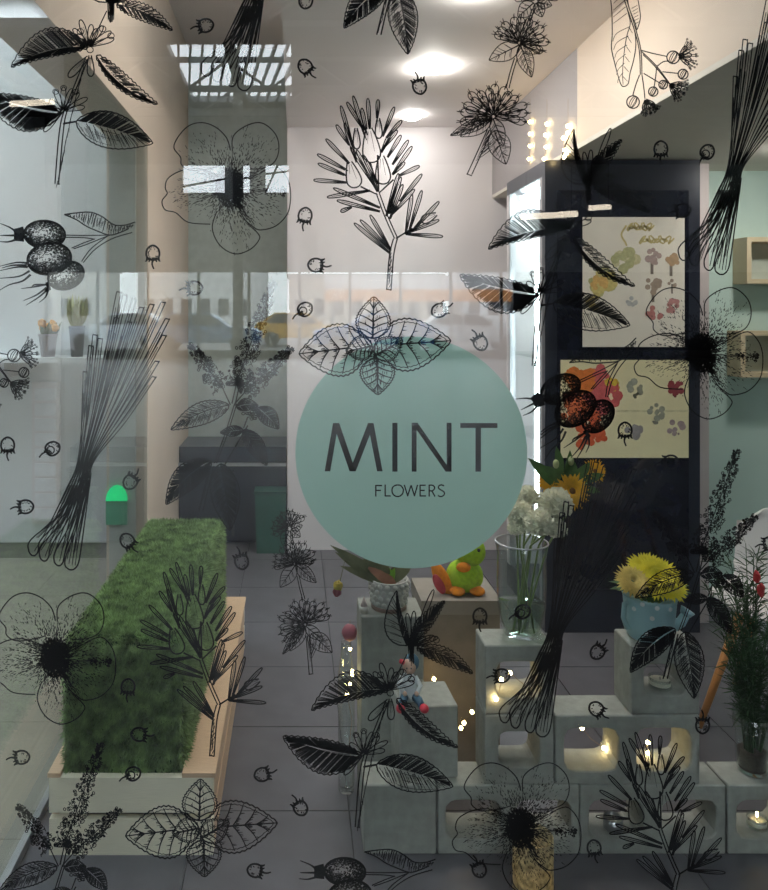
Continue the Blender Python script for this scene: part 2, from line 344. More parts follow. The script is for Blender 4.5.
# parking lot and cars outside
struct('floor_parking', B((-40, -70, -0.1), (40, -20.75, -0.02)), mat('asphalt', (0.16, 0.16, 0.17), 0.9, 0.1, 3), 'asphalt parking lot outside the hall')
def car(px, V, col, lab, L=4.2, flip=1):
    x = (px-PX)/F*V; y = 2*G-V; t = thing('parked_car', lab, 'car', (x, y, 0), 'cars parked outside the hall')
    mc = mat('car_paint_%d' % px, col, 0.25, 0.02)
    f = lambda a, b, s: (x+a*flip, y+s, b)
    MB().prism([(-L/2, .35), (L/2, .35), (L/2, .75), (L*.42, .88), (L*.2, .95), (-L*.46, 1.0), (-L/2, .8)], f, (-.85, .85)).build('body', mc, t)
    MB().prism([(L*.22, .95), (L*.06, 1.42), (-L*.28, 1.45), (-L*.44, 1.0)], f, (-.72, .72)).build('roof', mc, t)
    for s in (-.74, .72):
        MB().prism([(L*.17, .98), (L*.05, 1.36), (-L*.09, 1.38), (-L*.09, .99)], f, (s, s+.02)).build('window', m_dark, t)
        MB().prism([(-L*.11, .99), (-L*.11, 1.38), (-L*.27, 1.38), (-L*.39, 1.02)], f, (s, s+.02)).build('window', m_dark, t)
    for wx in (-.31, .31):
        for s in (-.86, .66):
            w = MB(); w.tube([(x+wx*L, y+s, .32), (x+wx*L, y+s+.2, .32)], .32, 16); w.build('wheel', mat('tyre', (.02, .02, .02), .8), t)
car(302, 33, (0.80, 0.42, 0.02), 'yellow car mirrored left of the mint rosette'); car(372, 27, (0.06, 0.30, 0.80), 'bright blue car mirrored behind the mint rosette', flip=-1)
car(470, 29, (0.75, 0.76, 0.78), 'white car mirrored right of the mint rosette'); car(120, 30, (0.55, 0.6, 0.68), 'silver car mirrored behind the left lemongrass', flip=-1)
car(205, 28, (0.15, 0.28, 0.5), 'navy car mirrored in the passage strip'); car(590, 31, (0.5, 0.5, 0.5), 'grey car mirrored in front of the upper poster')
fs = thing('roadside_sign', 'long orange and white fascia across the parking lot', 'sign', (6, -34, 0))
B((1.5, -34, 2.0), (11, -33.8, 2.6)).build('orange_board', mat('orange_board', (0.8, 0.33, 0.12), 0.6), fs); B((1.5, -34, 2.6), (11, -33.8, 3.3)).build('white_board', m_white, fs)
for x in (1.8, 6, 10.6): B((x, -34, 0), (x+0.15, -33.85, 2.0)).build('post', m_hallsteel, fs)
for i, (x, y, w, h) in enumerate(((-22, -62, 12, 5), (-8, -64, 11, 6.5), (6, -63, 13, 4.5), (20, -62, 12, 6))):
    t = thing('far_building', ['low pale building far across the lot, leftmost', 'taller pale building far across the lot, second from left', 'wide low building far across the lot, third from left', 'pale building far across the lot, rightmost'][i], 'building', (x, y, 0), 'buildings across the lot')
    B((x-w/2, y-3, 0), (x+w/2, y+3, h)).build('wall', mat('far_wall_%d' % i, [(0.5,0.48,0.44),(0.6,0.6,0.6),(0.5,0.42,0.36),(0.55,0.57,0.6)][i], 0.8), t)
    B((x-w/2-0.2, y-3.2, h), (x+w/2+0.2, y+3.2, h+0.2)).build('roof', m_hallsteel, t)
    for k in range(int(w/1.6)): B((x-w/2+0.5+k*1.6, y+2.98, 1.2), (x-w/2+1.4+k*1.6, y+3.03, 2.6)).build('window', m_dark, t)

# ================================================================== CEILING LAMPS
for px, py, lab in ((433, 67, 'round recessed downlight nearer the window, the larger of the two'), (412, 115, 'round recessed downlight farther back near the back wall'), (478, -14, 'round recessed downlight just above the top of the view'), (812, 145, 'unseen fill light in the low soffit, added to brighten the mint wall'), (195, -130, 'unseen fill light in the raised passage ceiling, added to brighten the passage')):  # last two are unseen fill lights, added to brighten mint wall and passage
    ZL = ZS if py == 145 else 3.3 if py == -130 else ZC; d = (ZL-H)*F/(PY-py) if py != 145 else 3.15; x = (px-PX)/F*d
    t = thing('downlight', lab, 'lamp', (x, d, ZL), 'recessed ceiling downlights')
    MB().lathe((x, d, ZL), [(0.058, -0.001), (0.070, -0.0015), (0.071, 0.0), (0.058, 0.0)], 28).build('rim', m_white, t, True)
    MB().lathe((x, d, ZL-0.003), [(0.060, -0.0015), (0.053, -0.012), (0.036, -0.021), (0.018, -0.025), (0.001, -0.026)], 28).build('diffuser', glow('downlight_glow', (1.0, 0.95, 0.90), DOWNLIGHT) if ZL == ZC and py != 115 else glow('back_downlight_glow', (1.0, 0.95, 0.92), DOWNLIGHT*0.3) if py == 115 else glow('fill_glow', (1.0, 0.95, 0.90), DOWNLIGHT*0.6), t)

# ================================================================== PLANTER WITH HEDGE
pl = thing('hedge_planter', 'cream wooden planter box holding a clipped green artificial hedge', 'planter', (-0.44, 2.66, 0))
X0, X1, Y0, Y1, ZB = -0.668, -0.222, 2.037, 3.30, 0.21
for z0, z1 in ((0.0, 0.098), (0.115, ZB)):
    B((X0, Y0, z0), (X1, Y0+0.022, z1)).build('front_board', m_wood, pl)
    B((X1-0.022, Y0+0.022, z0), (X1, Y1-0.022, z1)).build('side_board', m_rawwood, pl)
    B((X0, Y0+0.022, z0), (X0+0.022, Y1-0.022, z1)).build('side_board', m_rawwood, pl)
    B((X0, Y1-0.022, z0), (X1, Y1, z1)).build('back_board', m_wood, pl)
for x in (X0+0.022, X1-0.062):
    for y in (Y0+0.022, Y1-0.062): B((x, y, 0.0), (x+0.04, y+0.04, ZB-0.015)).build('corner_post', m_wood, pl)
B((X1-0.085, Y0, ZB), (X1+0.006, Y1, ZB+0.012)).build('rim_board', m_rawwood, pl)
B((X0-0.004, Y0, ZB), (X0+0.03, Y1, ZB+0.012)).build('rim_board', m_rawwood, pl)
hx0, hx1, hy0, hy1, hz0, hz1 = -0.635, -0.312, 2.075, 3.25, 0.20, 0.575
hb = MB(); cr = 0.07; outline = []
for cx, cy, a0 in ((hx1-cr, hy1-cr, 0), (hx0+cr, hy1-cr, 90), (hx0+cr*.4, hy0+cr*.4, 180), (hx1-cr*.4, hy0+cr*.4, 270)):
    rr = cr if a0 < 180 else cr*.4
    for k in range(5):
        a = math.radians(a0+90*k/4); outline.append((cx+rr*math.cos(a), cy+rr*math.sin(a)))
n = len(outline); mx, my = (hx0+hx1)/2, (hy0+hy1)/2; rings = [(0, hz0), (0, hz1-0.05), (0.012, hz1-0.02), (0.04, hz1)]
for ins, z in rings:
    for x, y in outline:
        hb.v.append((x-math.copysign(min(ins, abs(x-mx)), x-mx), y-math.copysign(min(ins, abs(y-my)), y-my), z))
for i in range(len(rings)-1):
    for k in range(n): hb.f.append((i*n+k, i*n+(k+1) % n, (i+1)*n+(k+1) % n, (i+1)*n+k))
hb.f.append(tuple((len(rings)-1)*n+k for k in range(n)))
hb.build('hedge_core', m_grassd, pl)
gs = MB(); rnd = random.Random(3)
def grass_at(p, nrm):
    d = Vector(nrm)+Vector((rnd.gauss(0, .5), rnd.gauss(0, .5), rnd.gauss(0, .5))); d.normalize(); L = rnd.uniform(.012, .030); u = d.orthogonal().normalized(); u.rotate(Matrix.Rotation(rnd.uniform(0, 6.28), 3, d)); k = len(gs.v); w = rnd.uniform(.0018, .0040)
    gs.v.extend([tuple(p-u*w), tuple(p+u*w), tuple(p+d*L+Vector((0, 0, -L*.2)))]); gs.f.append((k, k+1, k+2))
def on_face(k):
    if k == 0: return Vector((rnd.uniform(hx0, hx1), hy0, rnd.uniform(hz0+.01, hz1-.02))), (0, -1, 0)
    if k == 1: return Vector((rnd.uniform(hx0+.02, hx1-.02), rnd.uniform(hy0+.02, hy1-.02), hz1-0.002)), (0, 0, 1)
    if k == 2: return Vector((hx1, rnd.uniform(hy0+.02, hy1-.05), rnd.uniform(hz0, hz1-.03))), (1, 0, 0)
    if k == 3: return Vector((hx0, rnd.uniform(hy0+.02, hy1-.05), rnd.uniform(hz0, hz1-.03))), (-1, 0, 0)
    t = rnd.uniform(0, 2*(hx1-hx0+hy1-hy0)); wx = hx1-hx0; wy = hy1-hy0; z = rnd.uniform(hz1-.05, hz1-.005); s = (z-(hz1-.05))/.05*.02
    if t < wx: return Vector((hx0+t, hy0+s, z)), (0, -.7, .7)
    if t < wx+wy: return Vector((hx1-s, hy0+t-wx, z)), (.7, 0, .7)
    if t < 2*wx+wy: return Vector((hx0+t-wx-wy, hy1-s, z)), (0, .7, .7)
    return Vector((hx0+s, hy0+t-2*wx-wy, z)), (-.7, 0, .7)
for k, cnt in ((0, 16000), (1, 34000), (2, 26000), (3, 14000), (4, 12000)):
    for _ in range(cnt):
        p, nr = on_face(k); grass_at(p, nr)
gs.build('grass_blades', m_grass, pl, kind='stuff')

# ================================================================== CONCRETE BLOCKS
PB = 2.04; SC = F/PB
def block_mesh(w, h, dep, holes, hw=0.145, hh=0.105):
    m = MB()
    if not holes: return m.box((0, 0, 0), (w, dep, h))
    cw = w/holes
    for c in range(holes):
        cx = cw*(c+.5); cz = h/2; ang = []
        ca = math.atan2(h/2, cw/2)
        angs = sorted(set([round(2*math.pi*k/28, 6) for k in range(28)]+[ca, math.pi-ca, math.pi+ca, 2*math.pi-ca])); n = len(angs); base = len(m.v)
        inn = []; out = []
        for a in angs:
            c_, s_ = math.cos(a), math.sin(a)
            k = min((cw/2)/abs(c_) if abs(c_) > 1e-6 else 9, (h/2)/abs(s_) if abs(s_) > 1e-6 else 9); out.append((cx+k*c_, cz+k*s_))
            q = (abs(c_/(hw/2))**5+abs(s_/(hh/2))**5)**(-1/5); inn.append((cx+q*c_, cz+q*s_))
        for y in (0, dep):
            for p in out: m.v.append((p[0], y, p[1]))
            for p in inn: m.v.append((p[0]+(0.004 if False else 0), y, p[1]))
        for k in range(n):
            j = (k+1) % n; o0, i0, o1, i1 = base, base+n, base+2*n, base+3*n
            m.f += [(o0+k, o0+j, i0+j, i0+k), (o1+j, o1+k, i1+k, i1+j), (i0+k, i0+j, i1+j, i1+k)]
            pa, pb = out[k], out[j]
            if not (abs(pa[0]-pb[0]) < 1e-6 and 1e-4 < pa[0] < w-1e-4): m.f.append((o0+j, o0+k, o1+k, o1+j))
    return m
def block(px0, z, w, label, holes=1, d=PB, dep=0.11, hw=0.145, hh=0.105, h=0.19, rot=0, m=None, x=None, cx=0):
    mb = block_mesh(w-0.003, h-0.002, dep, holes, hw, hh); x = (px0-PX)/F*d if x is None else x
    o = bpy.data.objects.new('concrete_block', mb.mesh('concrete_block', m or m_concr)); COL.objects.link(o); o.location = (x, d, z); o.rotation_euler = (0, 0, rot)
    bv = o.modifiers.new('bevel', 'BEVEL'); bv.width = 0.003; bv.segments = 1; bv.limit_method = 'ANGLE'; bv.angle_limit = 1.0
    WO[o.name] = tuple(o.location); return tag(o, label, 'block', 'stacked concrete blocks')
block(364, 0, 0.20, 'solid grey concrete block at the left end of the bottom row', 0)
block(438, 0, 0.387, 'two-hole concrete block of the bottom row behind the golden candle jar', 2, hw=0.15)
block(580, 0, 0.40, 'two-hole concrete block of the bottom row with a tealight inside', 2, hw=0.148)
block(728, 0, 0.40, 'rightmost bottom concrete block carrying the dark bushy plant', 2, hw=0.15)
block(485, 0.19, 0.19, 'single-hole concrete block below the flower vase block', 1, hw=0.112, hh=0.098)
block(555.5, 0.19, 0.396, 'two-hole concrete block of the middle row with fairy lights', 2, hw=0.148, hh=0.118)
block(485, 0.38, 0.19, 'single-hole concrete block carrying the flower vase', 1, hw=0.125, hh=0.10)
block(631, 0.38, 0.19, 'single-hole concrete block carrying the blue watering can', 1, hw=0.115, hh=0.085)
block(400, 0.19, 0.165, 'solid concrete block under the small seated doll', 0, d=2.062, dep=0.14, h=0.2, rot=0.06)
m_brown = mat('brown_kraft', (0.24, 0.205, 0.165), 0.8, 0.15, 14)
for r in range(3):
    block(361, 0.19*r, 0.19, ['bottom block of the stack under the white basket', 'middle block of the stack under the white basket', 'top block of the stack carrying the white basket'][r], 0, d=2.235, dep=0.15)
kb = thing('kraft_box', 'brown box pedestal under the lime plush toy', 'box', ((452-PX)/F*2.42, 2.5, 0))
B(((422-PX)/F*2.42, 2.42, 0), ((500-PX)/F*2.42, 2.62, 0.535)).build('body', m_brown, kb); B(((421-PX)/F*2.42, 2.415, 0.50), ((501-PX)/F*2.42, 2.625, 0.545)).build('lid', mat('brown_kraft_lid', (0.30, 0.27, 0.235), 0.8, 0.1), kb)

# ================================================================== THINGS ON THE BLOCKS
def carnation(c, r, m, t, name='white_bloom'):
    mb = MB(); c = Vector(c)
    for i in range(70):
        z = 1-1.5*(i+.5)/70; a = i*2.39996; s = math.sqrt(max(0, 1-z*z)); d = Vector((s*math.cos(a), s*math.sin(a), z)).normalized()
        u = d.orthogonal().normalized(); u.rotate(Matrix.Rotation(random.uniform(0, 6.28), 3, d)); v = d.cross(u); R = r*random.uniform(.85, 1.05); b = len(mb.v)
        mb.v.append(tuple(c+d*R*.3))
        for k in range(6):
            q = (k-2.5)/2.5; mb.v.append(tuple(c+d*R*(1-.18*q*q+random.uniform(-.06, .06))+u*q*R*.38+v*R*.12*math.sin(k*2.2+i)))
        for k in range(5): mb.f.append((b, b+1+k, b+2+k))
    mb.ball(c, (r*.72, r*.72, r*.72), 12, 8, .05)
    return mb.build(name, m, t)
def daisy(c, r, m, t, nrm=(0, -1, 0.4), n=26, rows=2, centre=None, name='yellow_bloom'):
    mb = MB(); c = Vector(c); nrm = Vector(nrm).normalized(); u = nrm.orthogonal().normalized(); v = nrm.cross(u)
    for q in range(rows):
        for k in range(n):
            a = 2*math.pi*(k+.5*q)/n+random.uniform(-.08, .08); d = u*math.cos(a)+v*math.sin(a); R = r*(1-.22*q)*random.uniform(.88, 1.06)
            mb.blade(c+d*r*.12+nrm*r*.06*q, c+d*R+nrm*R*(.1+.32*q), r*.2, r*.04, nrm=nrm, segs=3)
    o = mb.build(name, m, t)
    if centre: MB().ball(c+nrm*r*.1, (r*.22, r*.22, r*.22), 10, 6, .08).build('flower_centre', centre, o)
    return o
m_cream = mat('cream_petal', (0.86, 0.84, 0.70), 0.6, 0.08, 40, trans=0.25); m_yel = mat('golden_petal', (0.80, 0.42, 0.02), 0.6, 0.2, 30, trans=0.2); m_lem = mat('lemon_petal', (0.78, 0.68, 0.04), 0.6, 0.15, 30, trans=0.2)
VX, VY, VZ = 0.636, 2.105, 0.5685
vs_ = thing('flower_vase', 'clear glass vase of white and golden flowers on concrete block', 'vase', (VX, VY, VZ))
MB().lathe((VX, VY, VZ), [(0.001, 0.004), (0.048, 0.004), (0.058, 0.03), (0.066, 0.09), (0.068, 0.16), (0.066, 0.22), (0.073, 0.262), (0.070, 0.262), (0.063, 0.22), (0.065, 0.16), (0.063, 0.09), (0.055, 0.035), (0.045, 0.012), (0.001, 0.012)], 32).build('vessel', m_clear, vs_, True)
MB().lathe((VX, VY, VZ), [(0.001, 0.014), (0.044, 0.014), (0.054, 0.036), (0.0615, 0.075), (0.0625, 0.092), (0.001, 0.092)], 28).build('water', m_water, vs_, True)
MB().tube([(VX+0.0715*math.cos(a*math.pi/16), VY+0.0715*math.sin(a*math.pi/16), VZ+0.262) for a in range(33)], 0.0022, 5, False).build('rim', m_steel, vs_, True)
blooms = [(555, 504, 2.06, .040, 0), (521, 514, 2.06, .033, 0), (539, 524, 2.01, .036, 0), (556, 529, 2.03, .027, 0), (528, 497, 2.10, .027, 0), (516, 529, 2.05, .020, 0), (571, 491, 2.10, .056, 1), (594, 471, 2.12, .036, 1), (547, 482, 2.12, .034, 1)]
for px, py, d, r, kind in blooms:
    p = W(px, py, d); st = MB(); f = Vector((VX+random.uniform(-.03, .03), VY+random.uniform(-.03, .02), VZ+0.015)); nk = Vector((VX+(p.x-VX)*.35, VY, VZ+0.25)); st.tube([f, f.lerp(nk, .5), nk, nk.lerp(p, .5)+Vector((0, 0, .005)), p-Vector((0, -0.01, .01))], 0.0028, 6).build('stem', m_stem, vs_, True)
    if kind == 0: carnation(p, r*1.2, m_cream, vs_)
    else: daisy(p, r, m_yel, vs_, (random.uniform(-.1, .4), -1, .25), 24, 4, mat('brown_centre', (0.18, 0.07, 0.01), 0.8))
for a, b, w in (((560, 488), (528, 458), .036), ((560, 478), (556, 446), .03), ((575, 478), (590, 462), .03), ((566, 476), (570, 450), .024), ((582, 480), (604, 474), .026), ((565, 482), (575, 462), .04), ((560, 480), (543, 466), .03), ((584, 488), (600, 492), .02)):
    MB().blade(W(*a, 2.12), W(*b, 2.10), w, .006, Vector((0.2, -1, .2)), 5).build('leaf', m_leaf, vs_)
for px, py in ((556, 464), (571, 461)): MB().ball(W(px, py, 2.09), (.009, .009, .013), 8, 6).build('bud', mat('pale_bud', (0.42, 0.45, 0.22), 0.6), vs_, True)
gm = thing('glass_pebble', 'clear glass pebble lying in front of the vase foot', 'ornament', tuple(W(541, 634, 2.06)))
p = W(541, 636, 2.053); p.z = VZ
MB().ball((p.x, p.y, VZ+0.012), (.024, .018, .012), 14, 8, .06).build('pebble', m_clear, gm, True); gm.location = (p.x, p.y, VZ); gm.children[0].location = Vector(WO[gm.name])-gm.location; WO[gm.name] = tuple(gm.location)
MB().ball((p.x+.014, p.y-.008, VZ+0.006), (.008, .006, .006), 8, 6).build('chip', m_clear, gm, True)
# blue watering can
CX, CY, CZ = (650-PX)/F*2.095, 2.097, 0.5685
wc = thing('watering_can', 'pale blue polka dot watering can planter with yellow flowers', 'planter', (CX, CY, CZ))
m_blue = mat('pale_blue_enamel', (0.34, 0.54, 0.58), 0.35, 0.03)
prof = [(0.001, 0.002), (0.054, 0.0), (0.060, 0.006), (0.064, 0.05), (0.070, 0.11), (0.073, 0.118), (0.069, 0.118), (0.06, 0.06), (0.001, 0.06)]
MB().lathe((CX, CY, CZ), prof, 32).build('can', m_blue, wc, True)
sp = MB().tube([(CX+.05, CY-.02, CZ+.035), (CX+.075, CY-.025, CZ+.05), (CX+.088, CY-.03, CZ+.078)], [.017, .014, .012], 10).build('spout', m_blue, wc, True)
MB().tube([(CX+.083, CY-.03, CZ+.072), (CX+.091, CY-.031, CZ+.086)], [.014, .020], 12).build('rose', m_blue, sp, True)
MB().tube([(CX-.066+.0, CY-.012, CZ+.10), (CX-.078, CY-.018, CZ+.098), (CX-.082, CY-.02, CZ+.06), (CX-.070, CY-.014, CZ+.03), (CX-.06, CY-.01, CZ+.03)], .007, 8).build('handle', m_blue, wc, True)
m_dot = mat('white_dot', (0.8, 0.82, 0.8), 0.4)
for az, z in ((-150, .09), (-120, .03), (-110, .075), (-95, .012), (-82, .05), (-68, .10), (-130, .11), (-55, .03), (-100, .105)):
    a = math.radians(az); r = .0605+(.0095*z/.11); c = Vector((CX+r*math.cos(a), CY+r*math.sin(a), CZ+z)); nr = Vector((math.cos(a), math.sin(a), -.09)).normalized()
    MB().tube([c-nr*.002, c+nr*.0012], .0062, 10).build('polka_dot', m_dot, wc)
for px, py, d, r, mm in ((657, 579, 2.07, .072, m_lem), (632, 582, 2.05, .052, mat('pale_orange_petal', (.72, .55, .16), .6, .2, 30, trans=.2)), (646, 571, 2.13, .060, m_lem), (671, 588, 2.05, .046, m_lem)):
    q = W(px, py, d); MB().tube([(CX, CY, CZ+.06), q], .003, 6).build('stem', m_stem, wc)
    daisy(q, r, mm, wc, (random.uniform(-.3, .3), -.75, .8), 34, 4, name='yellow_bloom')
for i in range(16):
    a = 2*math.pi*i/16; MB().blade((CX+.04*math.cos(a), CY+.04*math.sin(a), CZ+.11), (CX+.112*math.cos(a), CY+.075*math.sin(a), CZ+.125+.02*random.random()), .035, .012, Vector((0, 0, 1)), 4).build('leaf', m_leaf, wc)
# tealights
def tealight(px, py, d, z, label, r=.021, h=.016, lit=True, gl=False):
    x = (px-PX)/F*d; t = thing('tealight', label, 'candle', (x, d, z), 'tealights in the block holes')
    MB().lathe((x, d, z), [(.001, 0), (r, 0), (r, h), (r*.94, h), (r*.94, h*.7), (.001, h*.7)], 20).build('cup', m_clear if gl else m_steel, t, True)
    MB().lathe((x, d, z), [(r*.92, h*.3), (r*.92, h*.72), (.001, h*.74)], 18).build('wax', m_cream, t, True)
    MB().tube([(x, d, z+h*.7), (x, d, z+h*1.05)], .001, 5).build('wick', m_grout, t)
    if lit: MB().ball((x, d, z+h*1.05+.006), (.0032, .0032, .008), 8, 6).build('flame', m_bulb, t, True)
    return t
zh = (0.188-0.105)/2
tealight(613, 830, 2.085, zh, 'small silver tealight in the bottom row block hole', .026, .030, False)
tealight(757, 830, 2.09, zh+.0005, 'glowing tealight in the rightmost bottom block hole', .026, .026, True, True)
tealight(660, 690, 2.09, 0.38+(0.188-0.085)/2, 'glass tealight in the hole below the watering can', .030, .026, False, True)
# golden candle jar on the floor
JX, JY = (533-PX)/F*1.90, 1.90
jr = thing('candle_jar', 'golden mottled glass candle jar on the floor before the blocks', 'candle', (JX, JY, 0))
m_gold = mat('golden_glass', (0.52, 0.44, 0.26), 0.3, 0.65, 70, trans=0.5)
MB().lathe((JX, JY, 0), [(.001, .002), (.046, 0), (.050, .008), (.050, .15), (.047, .15), (.047, .01), (.001, .01)], 28).build('jar', m_gold, jr, True)
MB().tube([(JX+.051*math.cos(a*math.pi/12), JY+.051*math.sin(a*math.pi/12), .028) for a in range(25)], .0015, 5, False).build('band', m_grout, jr)
MB().ball((JX, JY, .075), (.006, .006, .012), 8, 6).build('flame', glow('candle_flame', (1, .78, .42), 40), jr, True)
# dark bushy plant in glass vase on the right block
BX, BY, BZ = (752-PX)/F*2.10, 2.10, 0.1885
bp = thing('bushy_plant', 'dark feathery green plant in a glass vase on the rightmost block', 'plant', (BX, BY, BZ))
MB().lathe((BX, BY, BZ), [(.001, .003), (.036, .003), (.040, .02), (.044, .10), (.050, .16), (.047, .16), (.041, .10), (.037, .02), (.001, .010)], 24).build('vase', m_clear, bp, True)
MB().lathe((BX, BY, BZ), [(.001, .012), (.034, .012), (.038, .06), (.001, .062)], 20).build('soil', mat('dark_soil', (.05, .035, .025), .9, .4, 60), bp, True)
rb = random.Random(5)
for i in range(26):
    a = rb.uniform(0, 6.28); tl = rb.uniform(.02, .16); ht = rb.uniform(.28, .62); f = Vector((BX+.015*math.cos(a), BY+.015*math.sin(a), BZ+.03)); tp = Vector((BX+tl*math.cos(a), BY+.7*tl*math.sin(a), BZ+ht)); mid = f.lerp(tp, .5)+Vector((-.2*(tp.x-BX), -.2*(tp.y-BY), .04))
    s = MB(); s.tube([f, mid, tp], [.003, .002, .001], 5); o = s.build('branch', m_dleaf, bp)
    nd = MB()
    for k in range(95):
        t = rb.uniform(.22, 1.0); p = f*(1-t)**2+mid*2*t*(1-t)+tp*t*t; d = Vector((rb.gauss(0, 1), rb.gauss(0, 1), rb.gauss(.7, .6))).normalized(); nd.blade(p, p+d*rb.uniform(.03, .06), .0035, .003, Vector((rb.random(), rb.random(), rb.random())), 2)
    nd.build('needles', m_dleaf, o, kind='stuff')
for px, py in ((757, 577), (761, 590)): MB().ball(W(px, py, 2.02), (.010, .008, .018), 8, 6, .2).build('red_flower', mat('red_petal', (.45, .03, .03), .6, .2), bp)
# bottle with fairy lights and pink stopper
TX, TY = 0.158, 2.31
bt = thing('light_bottle', 'tall clear glass bottle of warm fairy lights with pink top', 'bottle', (TX, TY, 0))
MB().lathe((TX, TY, 0), [(.001, .003), (.024, .003), (.026, .02), (.026, .36), (.018, .42), (.015, .46), (.013, .46), (.016, .42), (.024, .36), (.024, .02), (.001, .01)], 20).build('bottle_glass', m_clear, bt, True)
MB().ball((TX+.01, TY, .488), (.024, .022, .026), 12, 8, .04).build('pink_top', mat('pink_rubber', (.38, .12, .15), .5), bt, True)
lw = [W(px, py, TY) for px, py in ((350, 620), (350, 649), (358, 671), (353, 675), (350, 684), (347, 694), (352, 720), (349, 745), (352, 770))]
MB().tube([Vector((min(p.x, TX+.019), TY, p.z)) for p in lw], .0008, 4).build('wire', m_wire, bt)
for p in lw[1:6]: MB().ball((min(p.x, TX+.018), TY, p.z), .005, 10, 6).build('bulb', m_bulb, bt, True)
# string of fairy lights running through the blocks
FB = [(434, 679, 2.36), (461, 728, 2.30), (464, 723, 2.30), (472, 712, 2.22), (496, 699, 2.031), (501.5, 679.5, 2.09), (510, 673, 2.10), (582, 728, 2.09), (604, 748, 2.11), (632, 758.5, 2.09), (648, 753, 2.11), (648, 742.5, 2.10)]
fs = thing('fairy_light_string', 'string of warm fairy lights threaded through the concrete blocks', 'fairy lights', tuple(W(540, 785, 2.2)))
pts = [W(*q) for q in FB]; path = []
for i in range(len(pts)-1): path += [pts[i], pts[i].lerp(pts[i+1], .5)+Vector((0, .012 if i not in (4,) else 0, -.010))]
MB().tube(path+[pts[-1]], .0007, 4).build('wire', m_wire, fs)
for p in pts: MB().ball(p, .0058, 10, 6).build('bulb', m_bulb, fs, True)
# light curtain on the soffit side
lc = thing('light_curtain', 'three strands of warm fairy lights hanging beside the cooler top', 'fairy lights', (XS-.012, 3.6, 2.1))
for dots in (((530, 134), (530, 146), (529, 159), (530, 122)), ((547, 124), (545.5, 135), (546, 147), (544, 159)), ((568, 126), (568, 133), (563.5, 138), (564.5, 150), (564, 157))):
    q = [W(px, py, (XS-.012)*F/(px-PX)) for px, py in sorted(dots, key=lambda t: t[1])]
    MB().tube([q[0]+Vector((0, 0, .12))]+q+[q[-1]-Vector((0, 0, .03))], .0008, 4).build('strand', m_wire, lc)
    for p in q: MB().ball(p, .009, 8, 6).build('bulb', m_bulb, lc, True)
# white basket with foliage, small candle figure
KX, KY, KZ = (389-PX)/F*2.30, 2.305, 0.5685
bs = thing('basket_plant', 'white woven basket with a brownish leafy plant on block stack', 'plant', (KX, KY, KZ))
m_bask = mat('white_basket', (0.60, 0.58, 0.54), 0.7, 0.06)
MB().lathe((KX, KY, KZ), [(.001, 0), (.046, 0), (.050, .012), (.058, .085), (.060, .09), (.055, .09), (.046, .02), (.001, .02)], 24).build('basket', m_bask, bs, True)
for r in range(4):
    for k in range(16):
        a = 2*math.pi*(k+.5*(r % 2))/16; rr = .0515+.0022*r; MB().ball((KX+rr*math.cos(a), KY+rr*math.sin(a), KZ+.022+.019*r), (.0085, .0085, .0075), 8, 4).build('weave', m_bask, bs, True)
MB().lathe((KX, KY, KZ), [(.047, -.0), (.0535, .0), (.0545, .010), (.051, .012)], 24).build('brown_band', mat('brown_band', (.28, .19, .15), .7), bs, True)
m_rust = mat('rust_leaf', (.42, .20, .12), .6, .3, trans=.2); m_olv = mat('olive_leaf', (.16, .17, .09), .6, .3, trans=.2); m_lime = mat('lime_leaf', (.22, .48, .05), .6, .2, trans=.2)
for i, (px, py, mm) in enumerate(((330, 545, m_olv), (335, 552, m_olv), (345, 553, m_olv), (355, 545, m_olv), (366, 566, m_rust), (372, 560, m_rust), (376, 571, m_rust), (388, 566, m_lime), (395, 568, m_lime), (350, 562, m_olv), (340, 566, m_olv), (404, 560, m_olv), (380, 548, m_olv), (412, 566, m_olv))):
    MB().blade((KX+random.uniform(-.02, .02), KY+random.uniform(-.02, .02), KZ+.07), W(px, py, 2.30+random.uniform(-.03, .05)), .03, .015, Vector((0, -1, .4)), 5).build('leaf', mm, bs)
st = MB().tube([(KX-.01, KY, KZ+.07), W(345, 560, 2.28), W(338, 590, 2.27)], .002, 5).build('stem', m_olv, bs)
MB().ball(W(338, 586, 2.27), (.014, .012, .018), 10, 6, .1).build('yellow_flower_tip', mat('dull_yellow', (.5, .38, .06), .6), st); MB().ball(W(337, 592, 2.27), (.013, .012, .014), 10, 6, .1).build('red_flower', mat('dull_red', (.25, .05, .06), .6), st)
gx = (364-PX)/F*2.262
gn = thing('candle_figure', 'tiny pale cone shaped candle figure beside the white basket', 'ornament', (gx, 2.262, .5685))
MB().lathe((gx, 2.262, .5685), [(.001, 0), (.012, 0), (.014, .012), (.010, .022), (.001, .022)], 14).build('body', m_bask, gn, True); MB().lathe((gx, 2.262, .5685), [(.011, .020), (.006, .034), (.0008, .048)], 12, (True, False)).build('hat', mat('pale_pink_hat', (.62, .50, .46), .6), gn, True)
